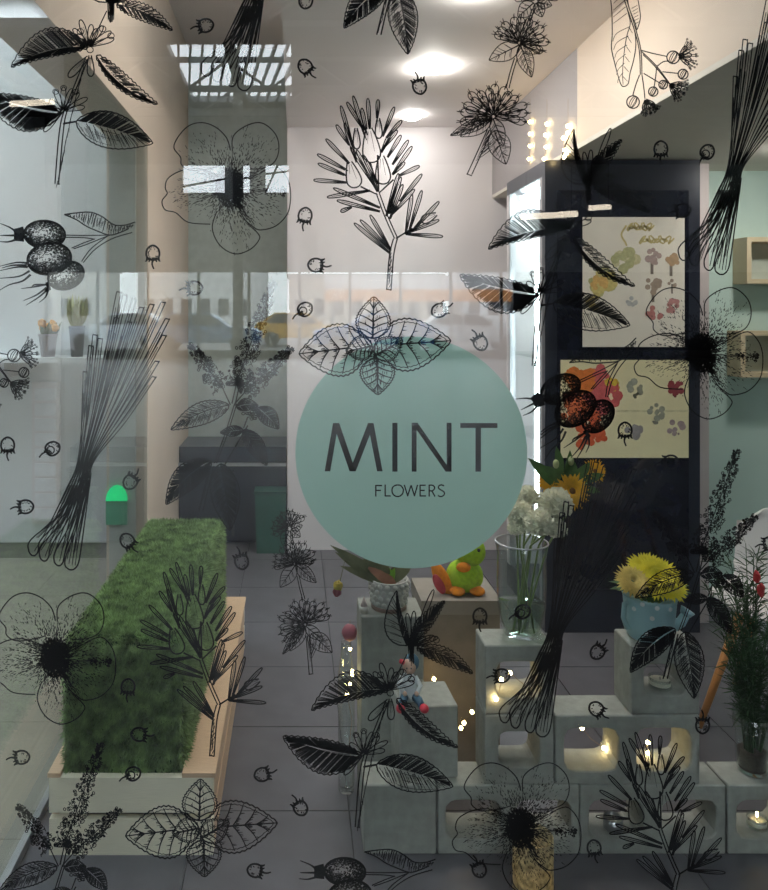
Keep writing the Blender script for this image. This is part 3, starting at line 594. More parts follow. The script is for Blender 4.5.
# lime plush toy
PXs, PYs, PZs = (458-PX)/F*2.50, 2.50, 0.545
pt = thing('plush_toy', 'lime green and orange plush toy on the brown box', 'toy', (PXs, PYs, PZs))
m_pl = mat('lime_plush', (.36, .58, .03), .9, .15, 80, bump=.3); m_or = mat('orange_plush', (.85, .27, .02), .9, .12, 80, bump=.3); m_pk = mat('red_plush', (.50, .07, .08), .9, .15, 80)
MB().ball((PXs+.022, PYs, PZs+.052), (.062, .05, .056), 18, 12).build('body', m_pl, pt, True)
MB().ball((PXs+.04, PYs-.005, PZs+.135), (.05, .046, .05), 18, 12).build('head', m_pl, pt, True)
MB().ball((PXs+.010, PYs-.038, PZs+.092), (.024, .018, .016), 12, 8).build('beak', m_or, pt, True)
R = Matrix.Rotation(math.radians(-28), 3, 'Y')
w = MB().ball((PXs-.058, PYs-.02, PZs+.050), (.024, .02, .060), 16, 10, 0, R).build('wing', m_or, pt, True); MB().ball((PXs-.070, PYs-.036, PZs+.036), (.016, .010, .036), 12, 8, 0, R).build('wing_lining', m_pk, w, True)
MB().ball((PXs-.01, PYs-.035, PZs+.014), (.026, .03, .014), 12, 8).build('foot', m_or, pt, True); MB().ball((PXs+.055, PYs-.035, PZs+.014), (.026, .03, .014), 12, 8).build('foot', m_or, pt, True)
for s in (.022, .058): MB().ball((PXs+s, PYs-.045, PZs+.150), .006, 8, 6).build('eye', m_grout, pt, True)
# seated doll
DX, DY, DZ = (409-PX)/F*2.10, 2.105, 0.389
dl = thing('seated_doll', 'tiny seated doll in white shirt and blue trousers on a block', 'doll', (DX, DY, DZ))
m_skin = mat('doll_skin', (.62, .42, .32), .6); m_bl = mat('doll_blue', (.05, .13, .20), .6, .1); m_rd = mat('doll_red', (.62, .04, .07), .5); m_shirt = mat('doll_shirt', (.62, .66, .68), .7)
MB().lathe((DX, DY, DZ), [(.001, 0), (.026, .004), (.026, .02), (.022, .045), (.016, .066), (.009, .072), (.001, .072)], 16).build('torso', m_shirt, dl, True)
hd = MB().ball((DX+.002, DY, DZ+.092), (.019, .019, .022), 14, 10).build('head', m_skin, dl, True)
MB().ball((DX+.010, DY+.008, DZ+.100), (.021, .019, .024), 14, 10).build('blue_hair', m_bl, hd, True)
for s in (-.008, .004): MB().ball((DX+s, DY-.0175, DZ+.094), .0025, 6, 4).build('eye', m_grout, hd)
MB().ball((DX-.002, DY-.020, DZ+.088), .003, 6, 4).build('nose', m_skin, hd)
for s in (-1, 1):
    MB().tube([(DX+s*.012, DY-.01, DZ+.014), (DX+s*.022, DY-.045, DZ+.018), (DX+s*.028, DY-.058, DZ+.006)], [.012, .011, .009], 8).build('leg', m_bl, dl, True)
    MB().ball((DX+s*.032, DY-.066, DZ+.008), (.013, .017, .011), 10, 6).build('shoe', m_rd, dl, True)
    MB().tube([(DX+s*.017, DY, DZ+.062), (DX+s*.030, DY-.014, DZ+.044), (DX+s*.018, DY-.032, DZ+.034)], [.008, .007, .006], 8).build('arm', m_shirt, dl, True)
    MB().ball((DX+s*.016, DY-.036, DZ+.033), .0065, 8, 6).build('hand', m_skin, dl, True)
MB().tube([(DX-.016, DY-.01, DZ+.108), (DX-.026, DY-.012, DZ+.112)], [.008, .006], 8).build('red_bow', m_rd, dl, True)

# ================================================================== COOLER WITH POSTERS
QX0, QX1, QY0, QY1, QH = 1.15, 1.863, 3.45, 4.07, 2.174
ck = thing('flower_cooler', 'tall dark display cooler with lit glass side', 'refrigerator', (1.50, 3.75, 0))
B((QX0, QY0, 0), (QX1, QY1, 0.12)).build('base', m_dark, ck); B((QX0, QY0, QH-0.07), (QX1, QY1, QH)).build('top', m_dark, ck)
B((QX1-.04, QY0+.05, .12), (QX1, QY1, QH-.07)).build('side_panel', m_dark, ck); B((QX0, QY1-.03, .12), (QX1-.04, QY1, QH-.07)).build('back_panel', m_white, ck)
B((QX0, QY0+.04, .12), (QX0+.035, QY0+.075, QH-.07)).build('corner_post', m_steel, ck); B((QX0, QY1-.06, .12), (QX0+.03, QY1-.03, QH-.07)).build('corner_post', m_steel, ck)
B((QX0+.002, QY0+.075, .12), (QX0+.010, QY1-.06, QH-.07)).build('side_pane', m_pane, ck)
dr = B((QX0, QY0, .12), (QX1, QY0+.04, QH-.07)).build('door', m_dark, ck)
B((QX0+.055, QY0-.006, .2), (QX1-.055, QY0, QH-.14)).build('door_glass', mat('dark_tinted_glass', (.012, .014, .024), .06, .1, spec=.6), dr)
B((QX0+.06, QY0+.06, .14), (QX1-.05, QY0+.064, QH-.09)).build('liner', m_white, ck)
for z in (.45, .85, 1.25, 1.62): B((QX0+.015, QY0+.075, z), (QX1-.05, QY1-.04, z+.015)).build('shelf', m_clear, ck)
MB().tube([(QX0+.06, QY0+.30, .35), (QX0+.06, QY0+.30, 1.72)], .012, 10).build('tube_lamp', glow('cold_tube', (.80, .92, 1.0), TUBE), ck, True)
B((QX0+.05, QY0+.10, QH-.10), (QX0+.35, QY1-.08, QH-.085)).build('top_lamp', glow('cold_panel', (.80, .96, 1.0), TUBE*1.1), ck)
def poster(px0, py0, px1, py1, label, col):
    a = W(px0, py0, QY0-.012); b = W(px1, py1, QY0-.012); yb = QY0-.006
    t = thing('poster', label, 'poster', ((a.x+b.x)/2, yb, b.z), 'posters on the cooler door')
    B((a.x, yb-.003, b.z), (b.x, yb, a.z)).build('sheet', col, t); return t, yb-.0034
def blob(px, py, r, y, mats_, t, n=12, stem=False, label=None, squash=1.0):
    c = W(px, py, y); k = r/F*y
    for j, mm in enumerate(mats_):
        mb = MB()
        for i in range(n):
            a = random.uniform(0, 6.28); q = math.sqrt(random.random())*k*.8; rr = k*random.uniform(.22, .42); b = len(mb.v); yy = y-.0003*(j+1)-.00002*i
            for s in range(8): mb.v.append((c.x+q*math.cos(a)+rr*math.cos(s*.785), yy, c.z+squash*(q*math.sin(a)+rr*math.sin(s*.785))))
            mb.f.append(tuple(range(b, b+8)))
        mb.build('bouquet_picture', mm, t)
    if stem: B((c.x-.08*k*2, y-.0003, c.z-k*1.9), (c.x+.08*k*2, y-.0001, c.z)).build('stem_picture', mat('print_stem', (.22, .18, .15), .6), t)
pm = lambda n, c: mat('print_'+n, tuple(v*.75+.25*w for v, w in zip(c, (.6, .56, .45))), .6, .15, 60)
p1, y1 = poster(583, 217, 685, 347, 'upper cream flower poster on the dark cooler door', mat('cream_paper', (.80, .74, .64), .6, .03))
blob(603, 282, 15, y1, (pm('olive', (.42, .42, .12)), pm('yellow', (.62, .50, .10))), p1); blob(625, 262, 14, y1, (pm('paleyellow', (.60, .55, .28)), pm('olive2', (.40, .40, .14))), p1, 8)
blob(600, 284, 10, y1-.001, (pm('amber', (.72, .38, .04)),), p1); blob(592, 300, 10, y1-.001, (pm('ochre', (.5, .38, .06)),), p1, 8); blob(632, 300, 7, y1, (pm('greyblue', (.42, .43, .44)),), p1, 6)
blob(652, 257, 9, y1, (pm('mauve', (.33, .20, .20)),), p1, 12, True); blob(671, 259, 9, y1, (pm('rustp', (.42, .22, .08)),), p1, 12, True); blob(653, 285, 9, y1, (pm('brownp', (.28, .18, .13)),), p1, 9, True); blob(672, 284, 5, y1, (pm('brownp', (.28, .18, .13)),), p1, 6, True)
blob(654, 313, 9, y1, (pm('crimson', (.42, .06, .07)),), p1, 10); blob(673, 306, 8, y1, (pm('rose', (.45, .12, .13)),), p1, 10)
sc_ = MB()
def ribbon3(mb, pts, w, y):
    b = len(mb.v); n = len(pts)
    for i, p in enumerate(pts):
        q0 = pts[max(i-1, 0)]; q1 = pts[min(i+1, n-1)]; dx, dy = q1[0]-q0[0], q1[1]-q0[1]; l = math.hypot(dx, dy) or 1
        for s in (-.5, .5):
            P = W(p[0]-dy/l*w*s, p[1]+dx/l*w*s, y); mb.v.append((P.x, y, P.z))
    for i in range(n-1): mb.f.append((b+2*i, b+2*i+1, b+2*i+3, b+2*i+2))
for (x0, x1, yy) in ((628, 652, 227), (640, 672, 240)):
    ribbon3(sc_, [(x0+(x1-x0)*i/60+2.2*math.cos(i*1.05), yy+4.5*math.sin(i*.8)*(0.6+.4*math.sin(i*.37))) for i in range(61)], 1.6, y1-.0004)
ribbon3(sc_, [(624+2.5*math.cos(i*.25), 246-i*.9) for i in range(24)], 1.8, y1-.0004)
sc_.build('yellow_script', pm('script', (.58, .45, .12)), p1)
pm = lambda n, c: mat('poster_'+n, c, .6, .15, 60)
p2, y2 = poster(561, 360, 689, 458, 'lower yellow poster with an orange red bouquet on the cooler door', mat('yellow_paper', (.82, .74, .46), .6, .03))
B((W(561, 412, y2).x, y2-.0001, W(561, 412, y2).z), (W(689, 410, y2).x, y2+.001, W(689, 410, y2).z)).build('fold_line', pm('fold', (.70, .64, .40)), p2)
for px, py, r, c in ((580, 383, 17, 'orange'), (598, 377, 12, 'pinkred'), (608, 395, 14, 'pinkred'), (575, 410, 16, 'orange2'), (590, 425, 15, 'redorange'), (592, 400, 18, 'pinkred'), (612, 385, 8, 'yellow'), (572, 398, 10, 'darkred'), (585, 440, 10, 'redorange'), (600, 435, 9, 'redorange'), (572, 376, 8, 'orange')):
    cc = {'orange': (.72, .20, .04), 'pinkred': (.62, .12, .12), 'orange2': (.70, .16, .05), 'redorange': (.66, .12, .04), 'yellow': (.68, .48, .05), 'darkred': (.25, .05, .04)}[c]
    blob(px, py, r, y2-random.uniform(0, .001), (pm(c, cc),), p2, 18)
for px, py, c in ((636, 388, 'sage'), (656, 412, 'sage'), (676, 388, 'wine'), (634, 430, 'grey'), (676, 428, 'mauve2')):
    cc = {'sage': (.36, .36, .28), 'wine': (.33, .06, .07), 'grey': (.33, .30, .30), 'mauve2': (.40, .30, .30)}[c]
    blob(px, py, 9, y2, (pm(c, cc),), p2, 10); blob(px, py+8, 5, y2, (pm(c+'d', tuple(v*.6 for v in cc)),), p2, 4)

# ================================================================== WOODEN WALL BOXES, CHAIR
m_pine = mat('pine_box', (.58, .48, .32), .5, .1, 10, stretch=(2, 20, 20))
for px, py, lab in ((747, 237, 'upper pine wall box on the mint wall'), (741, 331, 'lower pine wall box on the mint wall')):
    a = W(px, py, 3.63); s = .225; w = .022; yb = 3.748; x, z = a.x, a.z
    t = thing('wall_box', lab, 'shelf', (x+s/2, 3.69, z-s), 'pine boxes on the mint wall')
    B((x, 3.63, z-w), (x+s, yb, z)).build('board', m_pine, t); B((x, 3.63, z-s), (x+s, yb, z-s+w)).build('board', m_pine, t); B((x, 3.63, z-s+w), (x+w, yb, z-w)).build('board', m_pine, t); B((x+s-w, 3.63, z-s+w), (x+s, yb, z-w)).build('board', m_pine, t)
    B((x+w, yb-.006, z-s+w), (x+s-w, yb, z-w)).build('back', mat('pale_box_back', (.5, .55, .48), .6), t)
ch = thing('shell_chair', 'white moulded shell chair with orange wooden legs by the mint wall', 'chair', (1.76, 2.65, 0)); CC = math.radians(-45)
def cl(x, y, z): return (1.76+x*math.cos(CC)-y*math.sin(CC), 2.65+x*math.sin(CC)+y*math.cos(CC), z)
nu, nv = 15, 19; sm = MB()
for j in range(nv):
    t = j/(nv-1)
    for i in range(nu):
        u = (i/(nu-1))*2-1
        if t < .5: y = -.21+.42*(t/.5); z = .43+.02*math.cos(t*6.28)-.012
        else: q = (t-.5)/.5; y = .21+.07*q; z = .42+.30*q
        wd_ = .23*(1-.25*max(0, (t-.88)/.12)**2) if t > .5 else .21+.02*t
        side = abs(u)**3
        sm.v.append(cl(u*wd_, y-.05*side*(t > .4), z+.055*side*(t < .6)-(.05*abs(u)**6 if t > .9 else 0)))
for j in range(nv-1):
    for i in range(nu-1): a = j*nu+i; sm.f.append((a, a+1, a+nu+1, a+nu))
so = sm.build('shell', mat('white_plastic', (.62, .60, .58), .35, .02), ch, True); md = so.modifiers.new('thickness', 'SOLIDIFY'); md.thickness = .010
for sx, sy in ((-1, -1), (1, -1), (-1, 1), (1, 1)): MB().tube([cl(sx*.13, sy*.12, .42), cl(sx*.24, sy*.22, 0)], [.017, .011], 10).build('leg', mat('orange_beech', (.50, .22, .07), .45, .12, 20), ch, True)
for q in (-1, 1): MB().tube([cl(-.17, q*.155, .27), cl(.17, -q*.155, .27)], .006, 6).build('brace', m_grout, ch)

# ================================================================== DECALS ON THE INSIDE OF THE PANE
YD = G+0.0102
XMIN, YMAX = -19.0, 938.0
def PG(x, y): return ((x-PX)/F*G, H-(y-PY)/F*G)
def spline(pts, closed=False, k=5):
    if len(pts) < 3: return [tuple(map(float, p)) for p in pts]
    P = list(pts); n = len(P); out = []
    for i in range(n if closed else n-1):
        g = (lambda q: P[q % n]) if closed else (lambda q: P[max(0, min(n-1, q))])
        p0, p1, p2, p3 = g(i-1), g(i), g(i+1), g(i+2)
        for s in range(k):
            t = s/k
            out.append(tuple(.5*((2*p1[c])+(-p0[c]+p2[c])*t+(2*p0[c]-5*p1[c]+4*p2[c]-p3[c])*t*t+(-p0[c]+3*p1[c]-3*p2[c]+p3[c])*t**3) for c in (0, 1)))
    out.append(P[0] if closed else P[-1]); return out
def inside(P, x, y):
    c = False; j = len(P)-1
    for i in range(len(P)):
        if (P[i][1] > y) != (P[j][1] > y) and x < (P[j][0]-P[i][0])*(y-P[i][1])/(P[j][1]-P[i][1])+P[i][0]: c = not c
        j = i
    return c
def leaf_poly(base, tip, wl, wr, bend=0, peak=.8):
    bx, by = base; dx, dy = tip[0]-bx, tip[1]-by; L = math.hypot(dx, dy); nx, ny = dy/L, -dx/L; A = []; Z = []
    for i in range(15):
        t = i/14; w = max(0, math.sin(math.pi*t**peak))**.85; k = bend*4*t*(1-t); A.append((bx+dx*t+nx*(k+wl*w), by+dy*t+ny*(k+wl*w))); Z.append((bx+dx*t+nx*(k-wr*w), by+dy*t+ny*(k-wr*w)))
    return A+Z[::-1]
def oval(cx, cy, rx, ry, ro): return [(cx+rx*math.cos(a*.3927)*math.cos(ro)-ry*math.sin(a*.3927)*math.sin(ro), cy+rx*math.cos(a*.3927)*math.sin(ro)+ry*math.sin(a*.3927)*math.cos(ro)) for a in range(16)]
class Ink:
    def __init__(s, ox=0, oy=0, rot=0, sc=1, piv=(0, 0), rnd=None):
        s.v = []; s.f = []; s.mask = []; s.o = (ox, oy); s.c, s.s = math.cos(rot)*sc, math.sin(rot)*sc; s.p = piv; s.r = rnd or random.Random(1)
    def T(s, q):
        x, y = q[0]-s.p[0], q[1]-s.p[1]; return (s.p[0]+s.c*x-s.s*y+s.o[0], s.p[1]+s.s*x+s.c*y+s.o[1])
    def face(s, pts):
        if s.mask:
            cx_ = sum(p[0] for p in pts)/len(pts); cy_ = sum(p[1] for p in pts)/len(pts)
            for M in s.mask:
                if inside(M, cx_, cy_): return
        q = [s.T(p) for p in pts]
        if min(p[0] for p in q) < XMIN or max(p[1] for p in q) > YMAX: return
        b = len(s.v); s.v += q; s.f.append(tuple(range(b, b+len(q))))
    def stroke(s, pts, w=1.2, w1=None, smooth=True, closed=False, k=5):
        P = spline(pts, closed, k) if smooth else [tuple(map(float, p)) for p in pts]; n = len(P); w1 = w if w1 is None else w1; prev = None
        for i, p in enumerate(P):
            a = P[max(i-1, 0)]; b = P[min(i+1, n-1)]; dx, dy = b[0]-a[0], b[1]-a[1]; l = math.hypot(dx, dy) or 1; t = i/max(1, n-1); ww = (w+(w1-w)*t)/2; nx, ny = -dy/l*ww, dx/l*ww
            cur = ((p[0]+nx, p[1]+ny), (p[0]-nx, p[1]-ny))
            if prev: s.face([prev[0], cur[0], cur[1], prev[1]])
            prev = cur
    def fill(s, poly): s.face(poly)
    def dot(s, x, y, r):
        s.face([(x+r*math.cos(a*1.2566), y+r*math.sin(a*1.2566)) for a in range(5)])
    def leaf(s, base, tip, wl, wr, bend=0.0, dark=(.5, .5), serr=0.9, veins=6, ow=1.4, peak=.8, mid=True):
        bx, by = base; tx, ty = tip; dx, dy = tx-bx, ty-by; L = math.hypot(dx, dy); ux, uy = dx/L, dy/L; nx, ny = uy, -ux; N = 28
        def q(t): k = bend*4*t*(1-t); return (bx+dx*t+nx*k, by+dy*t+ny*k)
        def pf(t): return max(0, math.sin(math.pi*min(1, max(0, t))**peak))**.85
        def mg(t, sd): c = q(t); w = (wl if sd > 0 else wr)*pf(t)*sd; return (c[0]+nx*w, c[1]+ny*w)
        for sd, dk in ((1, dark[0]), (-1, dark[1])):
            E = []
            for i in range(N+1):
                t = i/N; p = mg(t, sd); z = serr*(1 if i % 2 else -.4)*sd if 0 < i < N else 0; E.append((p[0]+nx*z, p[1]+ny*z))
            s.stroke(E, ow, ow*.8, smooth=False)
            wmax = wl if sd > 0 else wr
            for i in range(1, veins+1):
                t0 = .04+.80*i/(veins+1); t1 = min(.97, t0+.17); a, b = q(t0), mg(t1, sd)
                if dk >= .7: continue
                m = ((a[0]+b[0])/2+ux*L*.015, (a[1]+b[1])/2+uy*L*.015); s.stroke([a, m, b], .9, .4, k=3)
            if dk > 0:
                cnt = int(L*dk*1.3); vp = [.04+.80*i/(veins+1) for i in range(1, veins+1)]
                for i in range(cnt):
                    t0 = (i+s.r.random())/cnt*.94; t1 = min(.985, t0+.17)
                    if dk >= .7 and veins and min(abs(t0-z) for z in vp) < .0075 and s.r.random() < .8: continue
                    f0 = s.r.uniform(0.03, .35) if dk < .8 else .06; f1 = s.r.uniform(.55, 1.0) if dk < .8 else s.r.uniform(.8, 1)
                    a, b = q(t0), mg(t1, sd); p0 = (a[0]+(b[0]-a[0])*f0, a[1]+(b[1]-a[1])*f0); p1 = (a[0]+(b[0]-a[0])*f1, a[1]+(b[1]-a[1])*f1); s.stroke([p0, p1], .5+.35*dk, .4+.3*dk, smooth=False)
                cnt = int(wmax*dk*.55)
                for i in range(cnt):
                    f = (i+.5)/cnt; t0 = s.r.uniform(.05, .4); t1 = t0+s.r.uniform(.2, .5); C = []
                    for k in range(8):
                        t = t0+(t1-t0)*k/7; c = q(t); w = wmax*pf(t)*sd*f; C.append((c[0]+nx*w, c[1]+ny*w))
                    s.stroke(C, .6, .4, smooth=False)
        if mid and max(dark) < .95: s.stroke([q(i/10) for i in range(11)], 1.4, .7, smooth=False)
    def petal(s, base, tip, w, ow=.9, lines=2):
        ow = ow*1.25
        bx, by = base; tx, ty = tip; dx, dy = tx-bx, ty-by; L = math.hypot(dx, dy) or 1; nx, ny = dy/L*w/2, -dx/L*w/2
        f = lambda t, k: (bx+dx*t+nx*k, by+dy*t+ny*k)
        s.stroke([f(0, .3), f(.35, .75), f(.75, 1), f(.95, .6), f(1, 0), f(.95, -.6), f(.75, -1), f(.35, -.75), f(0, -.3)], ow, k=3)
        for i in range(lines):
            k = (i+.5)/lines*1.4-.7; s.stroke([f(.1, k*.4), f(s.r.uniform(.4, .75), k)], .6, .3, smooth=False)
    def shade(s, cx, cy, rx, ry, rot, n, w=.6, hi=(-.25, -.2)):
        c_, s_ = math.cos(rot), math.sin(rot)
        for i in range(n):
            a = s.r.uniform(0, 6.28); r = math.sqrt(s.r.random()); x, y = r*math.cos(a), r*math.sin(a); d = math.hypot(x-hi[0], y-hi[1])
            if s.r.random() > .06+d*d*1.1: continue
            L = .055; th = math.atan2(y, x)+1.57+s.r.uniform(-.9, .9); p = []
            for k in (-1, 1): u, v = x+k*L*math.cos(th), y+k*L*math.sin(th); p.append((cx+rx*u*c_-ry*v*s_, cy+rx*u*s_+ry*v*c_))
            s.stroke(p, w, w*.6, smooth=False)
    def ring(s, cx, cy, rx, ry, rot=0, w=1.3):
        c_, s_ = math.cos(rot), math.sin(rot); s.stroke([(cx+rx*math.cos(a*.2618)*c_-ry*math.sin(a*.2618)*s_, cy+rx*math.cos(a*.2618)*s_+ry*math.sin(a*.2618)*c_) for a in range(25)], w, smooth=False)
    def build(s, name, parent):
        if not s.f: return None
        ox, oy, oz = WO[parent.name]; V = []
        for x, y in s.v: a, b = PG(x, y); V.append((a-ox, YD-oy, b-oz))
        me = bpy.data.meshes.new(name); me.from_pydata(V, [], s.f); me.materials.append(m_ink); me.update()
        o = bpy.data.objects.new(name, me); COL.objects.link(o); o.parent = parent; WO[o.name] = WO[parent.name]; return o

def conv(rx, ry, sc): return lambda x, y: (rx+x/sc, ry+y/sc)
def motif(name, label, cx, cy, group, fn, ox=0, oy=0, rot=0, sc=1, piv=(0, 0), seed=1):
    a, b = PG(cx, cy); t = thing(name, label, 'decal', (a, YD, b), group)
    mk = lambda: Ink(ox, oy, rot, sc, piv, random.Random(seed))
    fn(t, mk); return t

# ---- logo
cx, cz = PG(412, 453.3); r = 116.6/F*G; yd = YD+.0008
lg = thing('logo_sign', 'round mint green logo decal with dark lettering in the window centre', 'sign', (cx, yd, cz-r))
mb = MB(); mb.v = [(cx+r*math.cos(a*math.pi/60), yd, cz+r*math.sin(a*math.pi/60)) for a in range(120)]; mb.f = [tuple(range(120))]; mb.build('disc', m_disc, lg)
q = conv(290, 330, 3.072)
def letter(polys):
    i = Ink()
    for p in polys: i.face([q(*c) for c in p])
    i.build('letter', lg)
letter([[(107,437),(124,437),(150,288),(133,288)], [(133,288),(152,288),(203,437),(184,437)], [(184,437),(203,437),(256,300),(241,288)], [(240,288),(258,288),(286,437),(269,437)]])
letter([[(316,287),(332,287),(332,438),(316,438)]])
letter([[(376,287),(391,287),(391,438),(376,438)], [(376,287),(394,287),(499,438),(481,438)], [(484,287),(499,287),(499,438),(484,438)]])
letter([[(526,288),(641,288),(641,303),(526,303)], [(573,303),(590,303),(590,438),(573,438)]])
def sl(strokes, w=1.35):
    i = Ink()
    for p in strokes: i.stroke([q(*c) for c in p], w, smooth=len(p) > 4, k=4)
    i.build('letter', lg)
sl([[(265,515),(265,479)], [(263,481),(284,481)], [(265,496),(281,496)]]); sl([[(294,478),(294,514)], [(293,513),(311,513)]])
sl([[(332,479),(342,481),(349,490),(350,497),(347,507),(338,514),(327,514),(318,507),(315,497),(317,487),(324,481),(332,479)]])
sl([[(353,479),(364,514)], [(363,514),(374,480)], [(374,480),(385,514)], [(384,514),(394,479)]]); sl([[(402,478),(402,515)], [(401,480),(419,480)], [(401,496),(416,496)], [(401,513),(420,513)]])
sl([[(430,478),(430,515)], [(430,480),(440,480),(446,485),(446,491),(440,497),(430,497)], [(438,497),(448,515)]]); sl([[(476,482),(468,479),(460,482),(459,489),(467,495),(475,500),(477,507),(472,513),(464,515),(457,511)]])

# ---- lemon balm
def lemon_balm(t, mk):
    q = conv(280, 590, 3.5625)
    def lf(b, tp, wl, wr, bend, dark, serr=1.0, veins=9, name='leaf', **k): i = mk(); i.leaf(q(*b), q(*tp), wl, wr, bend, dark, serr, veins, **k); i.build(name, t)
    lf((455, 205), (418, 8), 15, 5, 4, (0.12, .9), .3, 6, peak=.6); lf((470, 195), (590, 45), 7, 7, 2, (.9, .8)); lf((490, 212), (690, 305), 8, 8, 4, (.5, .8)); lf((388, 365), (112, 437), 6, 22, -6, (.9, .85))
    lf((418, 395), (637, 570), 10, 5, -7, (.75, 1)); lf((292, 600), (10, 530), 24, 10, 3, (1.3, 1.3)); lf((345, 632), (620, 710), 17, 19, 2, (1.0, .35), .4, 8)
    for b, tp, w in (((388, 400), (318, 472), 7), ((395, 395), (398, 470), 7)): i = mk(); i.petal(q(*b), q(*tp), w, 1, 3); i.build('sepal', t)
    i = mk()
    for tp in ((360, 268), (335, 300), (325, 340), (400, 285), (440, 290), (470, 310), (480, 335), (350, 320), (420, 300)): i.petal(q(390, 362), q(*tp), 5.5, .9, 2)
    for c in ((340, 345), (360, 310), (395, 375), (440, 300), (470, 325)): x, y = q(*c); i.ring(x, y, 3.2, 3.0, 0, .9)
    i.build('flower', t); i = mk()
    for tp in ((300, 508), (270, 520), (330, 515), (355, 530), (385, 548), (375, 580), (250, 555), (230, 668), (245, 640)): i.petal(q(298, 592), q(*tp), 5, .8, 2)
    for c in ((300, 512), (272, 525), (345, 525)): x, y = q(*c); i.ring(x, y, 3, 2.6, 0, .8)
    i.build('flower', t); i = mk()
    for tp in ((455, 90), (480, 82), (550, 5), (545, 170), (530, 190), (565, 175), (500, 105), (520, 175)): i.petal(q(472, 205), q(*tp), 4.6, .9, 2)
    for c in ((545, 178), (560, 185)): x, y = q(*c); i.ring(x, y, 3, 3, 0, .9)
    x, y = q(470, 215)
    for k in range(26): i.stroke([(x+i.r.uniform(-4, 4), y-9+i.r.uniform(-4, 3)), (x+i.r.uniform(-3, 3), y+10+i.r.uniform(-3, 8))], 1.2, .7, smooth=False)
    i.build('bud', t); i = mk()
    for dx in (-5, 6): i.stroke([q(385+dx, 400), q(345+dx, 500), q(305+dx, 600), q(290+dx*1.3, 680), q(275+dx*1.2, 855)], 1.3)
    for k in range(46): f = k/46; a = q(372-95*f, 430+425*f-60*f*(1-f)); i.stroke([a, (a[0]-1+i.r.uniform(-1, 1), a[1]+7)], .8, .5, smooth=False)
    i.stroke([q(298, 640), q(345, 632)], 2); i.stroke([q(275, 856), q(287, 856)], 1.2); i.stroke([q(455, 235), q(400, 350)], 1.1); i.build('stem', t)
LB = 'lemon balm decals on the window'
motif('lemon_balm_decal', 'line drawn lemon balm sprig decal over the small seated doll', 370, 710, LB, lemon_balm)
motif('lemon_balm_decal', 'line drawn lemon balm sprig decal in the top left corner', 66, 70, LB, lemon_balm, -302, -647, seed=2)
motif('lemon_balm_decal', 'line drawn lemon balm sprig decal over the cooler edge', 548, 245, LB, lemon_balm, 178, -464, seed=3)
# ---- rosemary
def rosemary(t, mk):
    q = conv(304, 80, 4.0486); i = mk()
    BD = (((265,190),(280,330),18),((315,303),(325,418),15),((185,328),(212,432),15),((212,190),(216,275),7),((303,150),(305,232),7)); MK = [leaf_poly(q(*c[0]), q(*c[1]), c[2]/2, c[2]/2, 0, .9) for c in BD]
    def needle(tp, b, w=3.6, dk=.5):
        i = mk(); i.mask = MK; a, c = q(*b), q(*tp); i.petal(a, c, w, 1.0, 0); i.stroke([a, (a[0]+(c[0]-a[0])*.9, a[1]+(c[1]-a[1])*.9)], .8+dk, .5, smooth=False); i.build('needle', t)
    for tp, b in (((200,60),(255,240)),((175,85),(245,200)),((150,100),(200,270)),((260,70),(268,195)),((302,75),(298,150)),((368,105),(320,225)),((398,160),(335,230)),((132,178),(185,260)),((90,235),(185,335)),((55,297),(180,365)),((58,335),(175,385)),((40,402),(175,412)),((95,472),(270,445)),((120,435),(310,515)),((135,485),(310,530)),((150,530),(195,512)),((205,578),(350,700)),((230,565),(355,690)),((270,545),(350,680)),((395,220),(340,310)),((425,240),(360,340)),((440,265),(360,380)),((470,345),(385,385)),((480,378),(390,490)),((440,460),(415,615)),((480,445),(430,605)),((550,490),(440,610)),((550,565),(410,620)),((565,632),(415,622)),((385,375),(335,550)),((402,420),(350,560)),((395,390),(345,540)),((380,200),(325,270)),((350,215),(315,290)),((235,110),(258,220)),((165,170),(215,330)),((410,330),(360,380)),((450,440),(360,540)),((190,270),(290,430)),((215,280),(300,450)),((240,300),(300,420))): needle(tp, b, dk=random.Random(tp[0]).uniform(.2, 1.4))
    for tp, b, w in (((265,190),(280,330),18),((315,303),(325,418),15),((185,328),(212,432),15),((212,190),(216,275),7),((303,150),(305,232),7),((540,540),(480,570),9)):
        i = mk(); i.petal(q(*tp), q(*b), w, 1.2, 2); i.build('bud', t)
    i = mk()
    for dx in (-6, 7):
        i.stroke([q(300+dx, 455), q(335+dx, 550), q(375+dx, 640)], 1.3); i.stroke([q(372+dx*1.2, 640), q(356+dx*1.3, 710), q(345+dx*1.4, 850)], 1.4)
    for a, b in (((230,428),(300,462)),((365,400),(305,455)),((375,640),(442,598)),((270,330),(305,450)),((300,300),(305,450))): i.stroke([q(*a), q(*b)], 1.8, 1.4)
    for k in range(20): i.stroke([q(348+i.r.uniform(-2, 12), 690+7*k), q(344+i.r.uniform(-2, 10), 720+6.5*k)], .8, .5, smooth=False)
    i.stroke([q(337, 846), q(356, 850)], 1.3); i.build('stem', t)
RM = 'rosemary decals on the window'
motif('rosemary_decal', 'line drawn rosemary sprig decal over the white back wall', 380, 190, RM, rosemary)
motif('rosemary_decal', 'line drawn rosemary sprig decal over the hedge planter rim', 205, 660, RM, rosemary, -178, 469)
motif('rosemary_decal', 'line drawn rosemary sprig decal over the bottom concrete blocks', 665, 820, RM, rosemary, 284, 640)
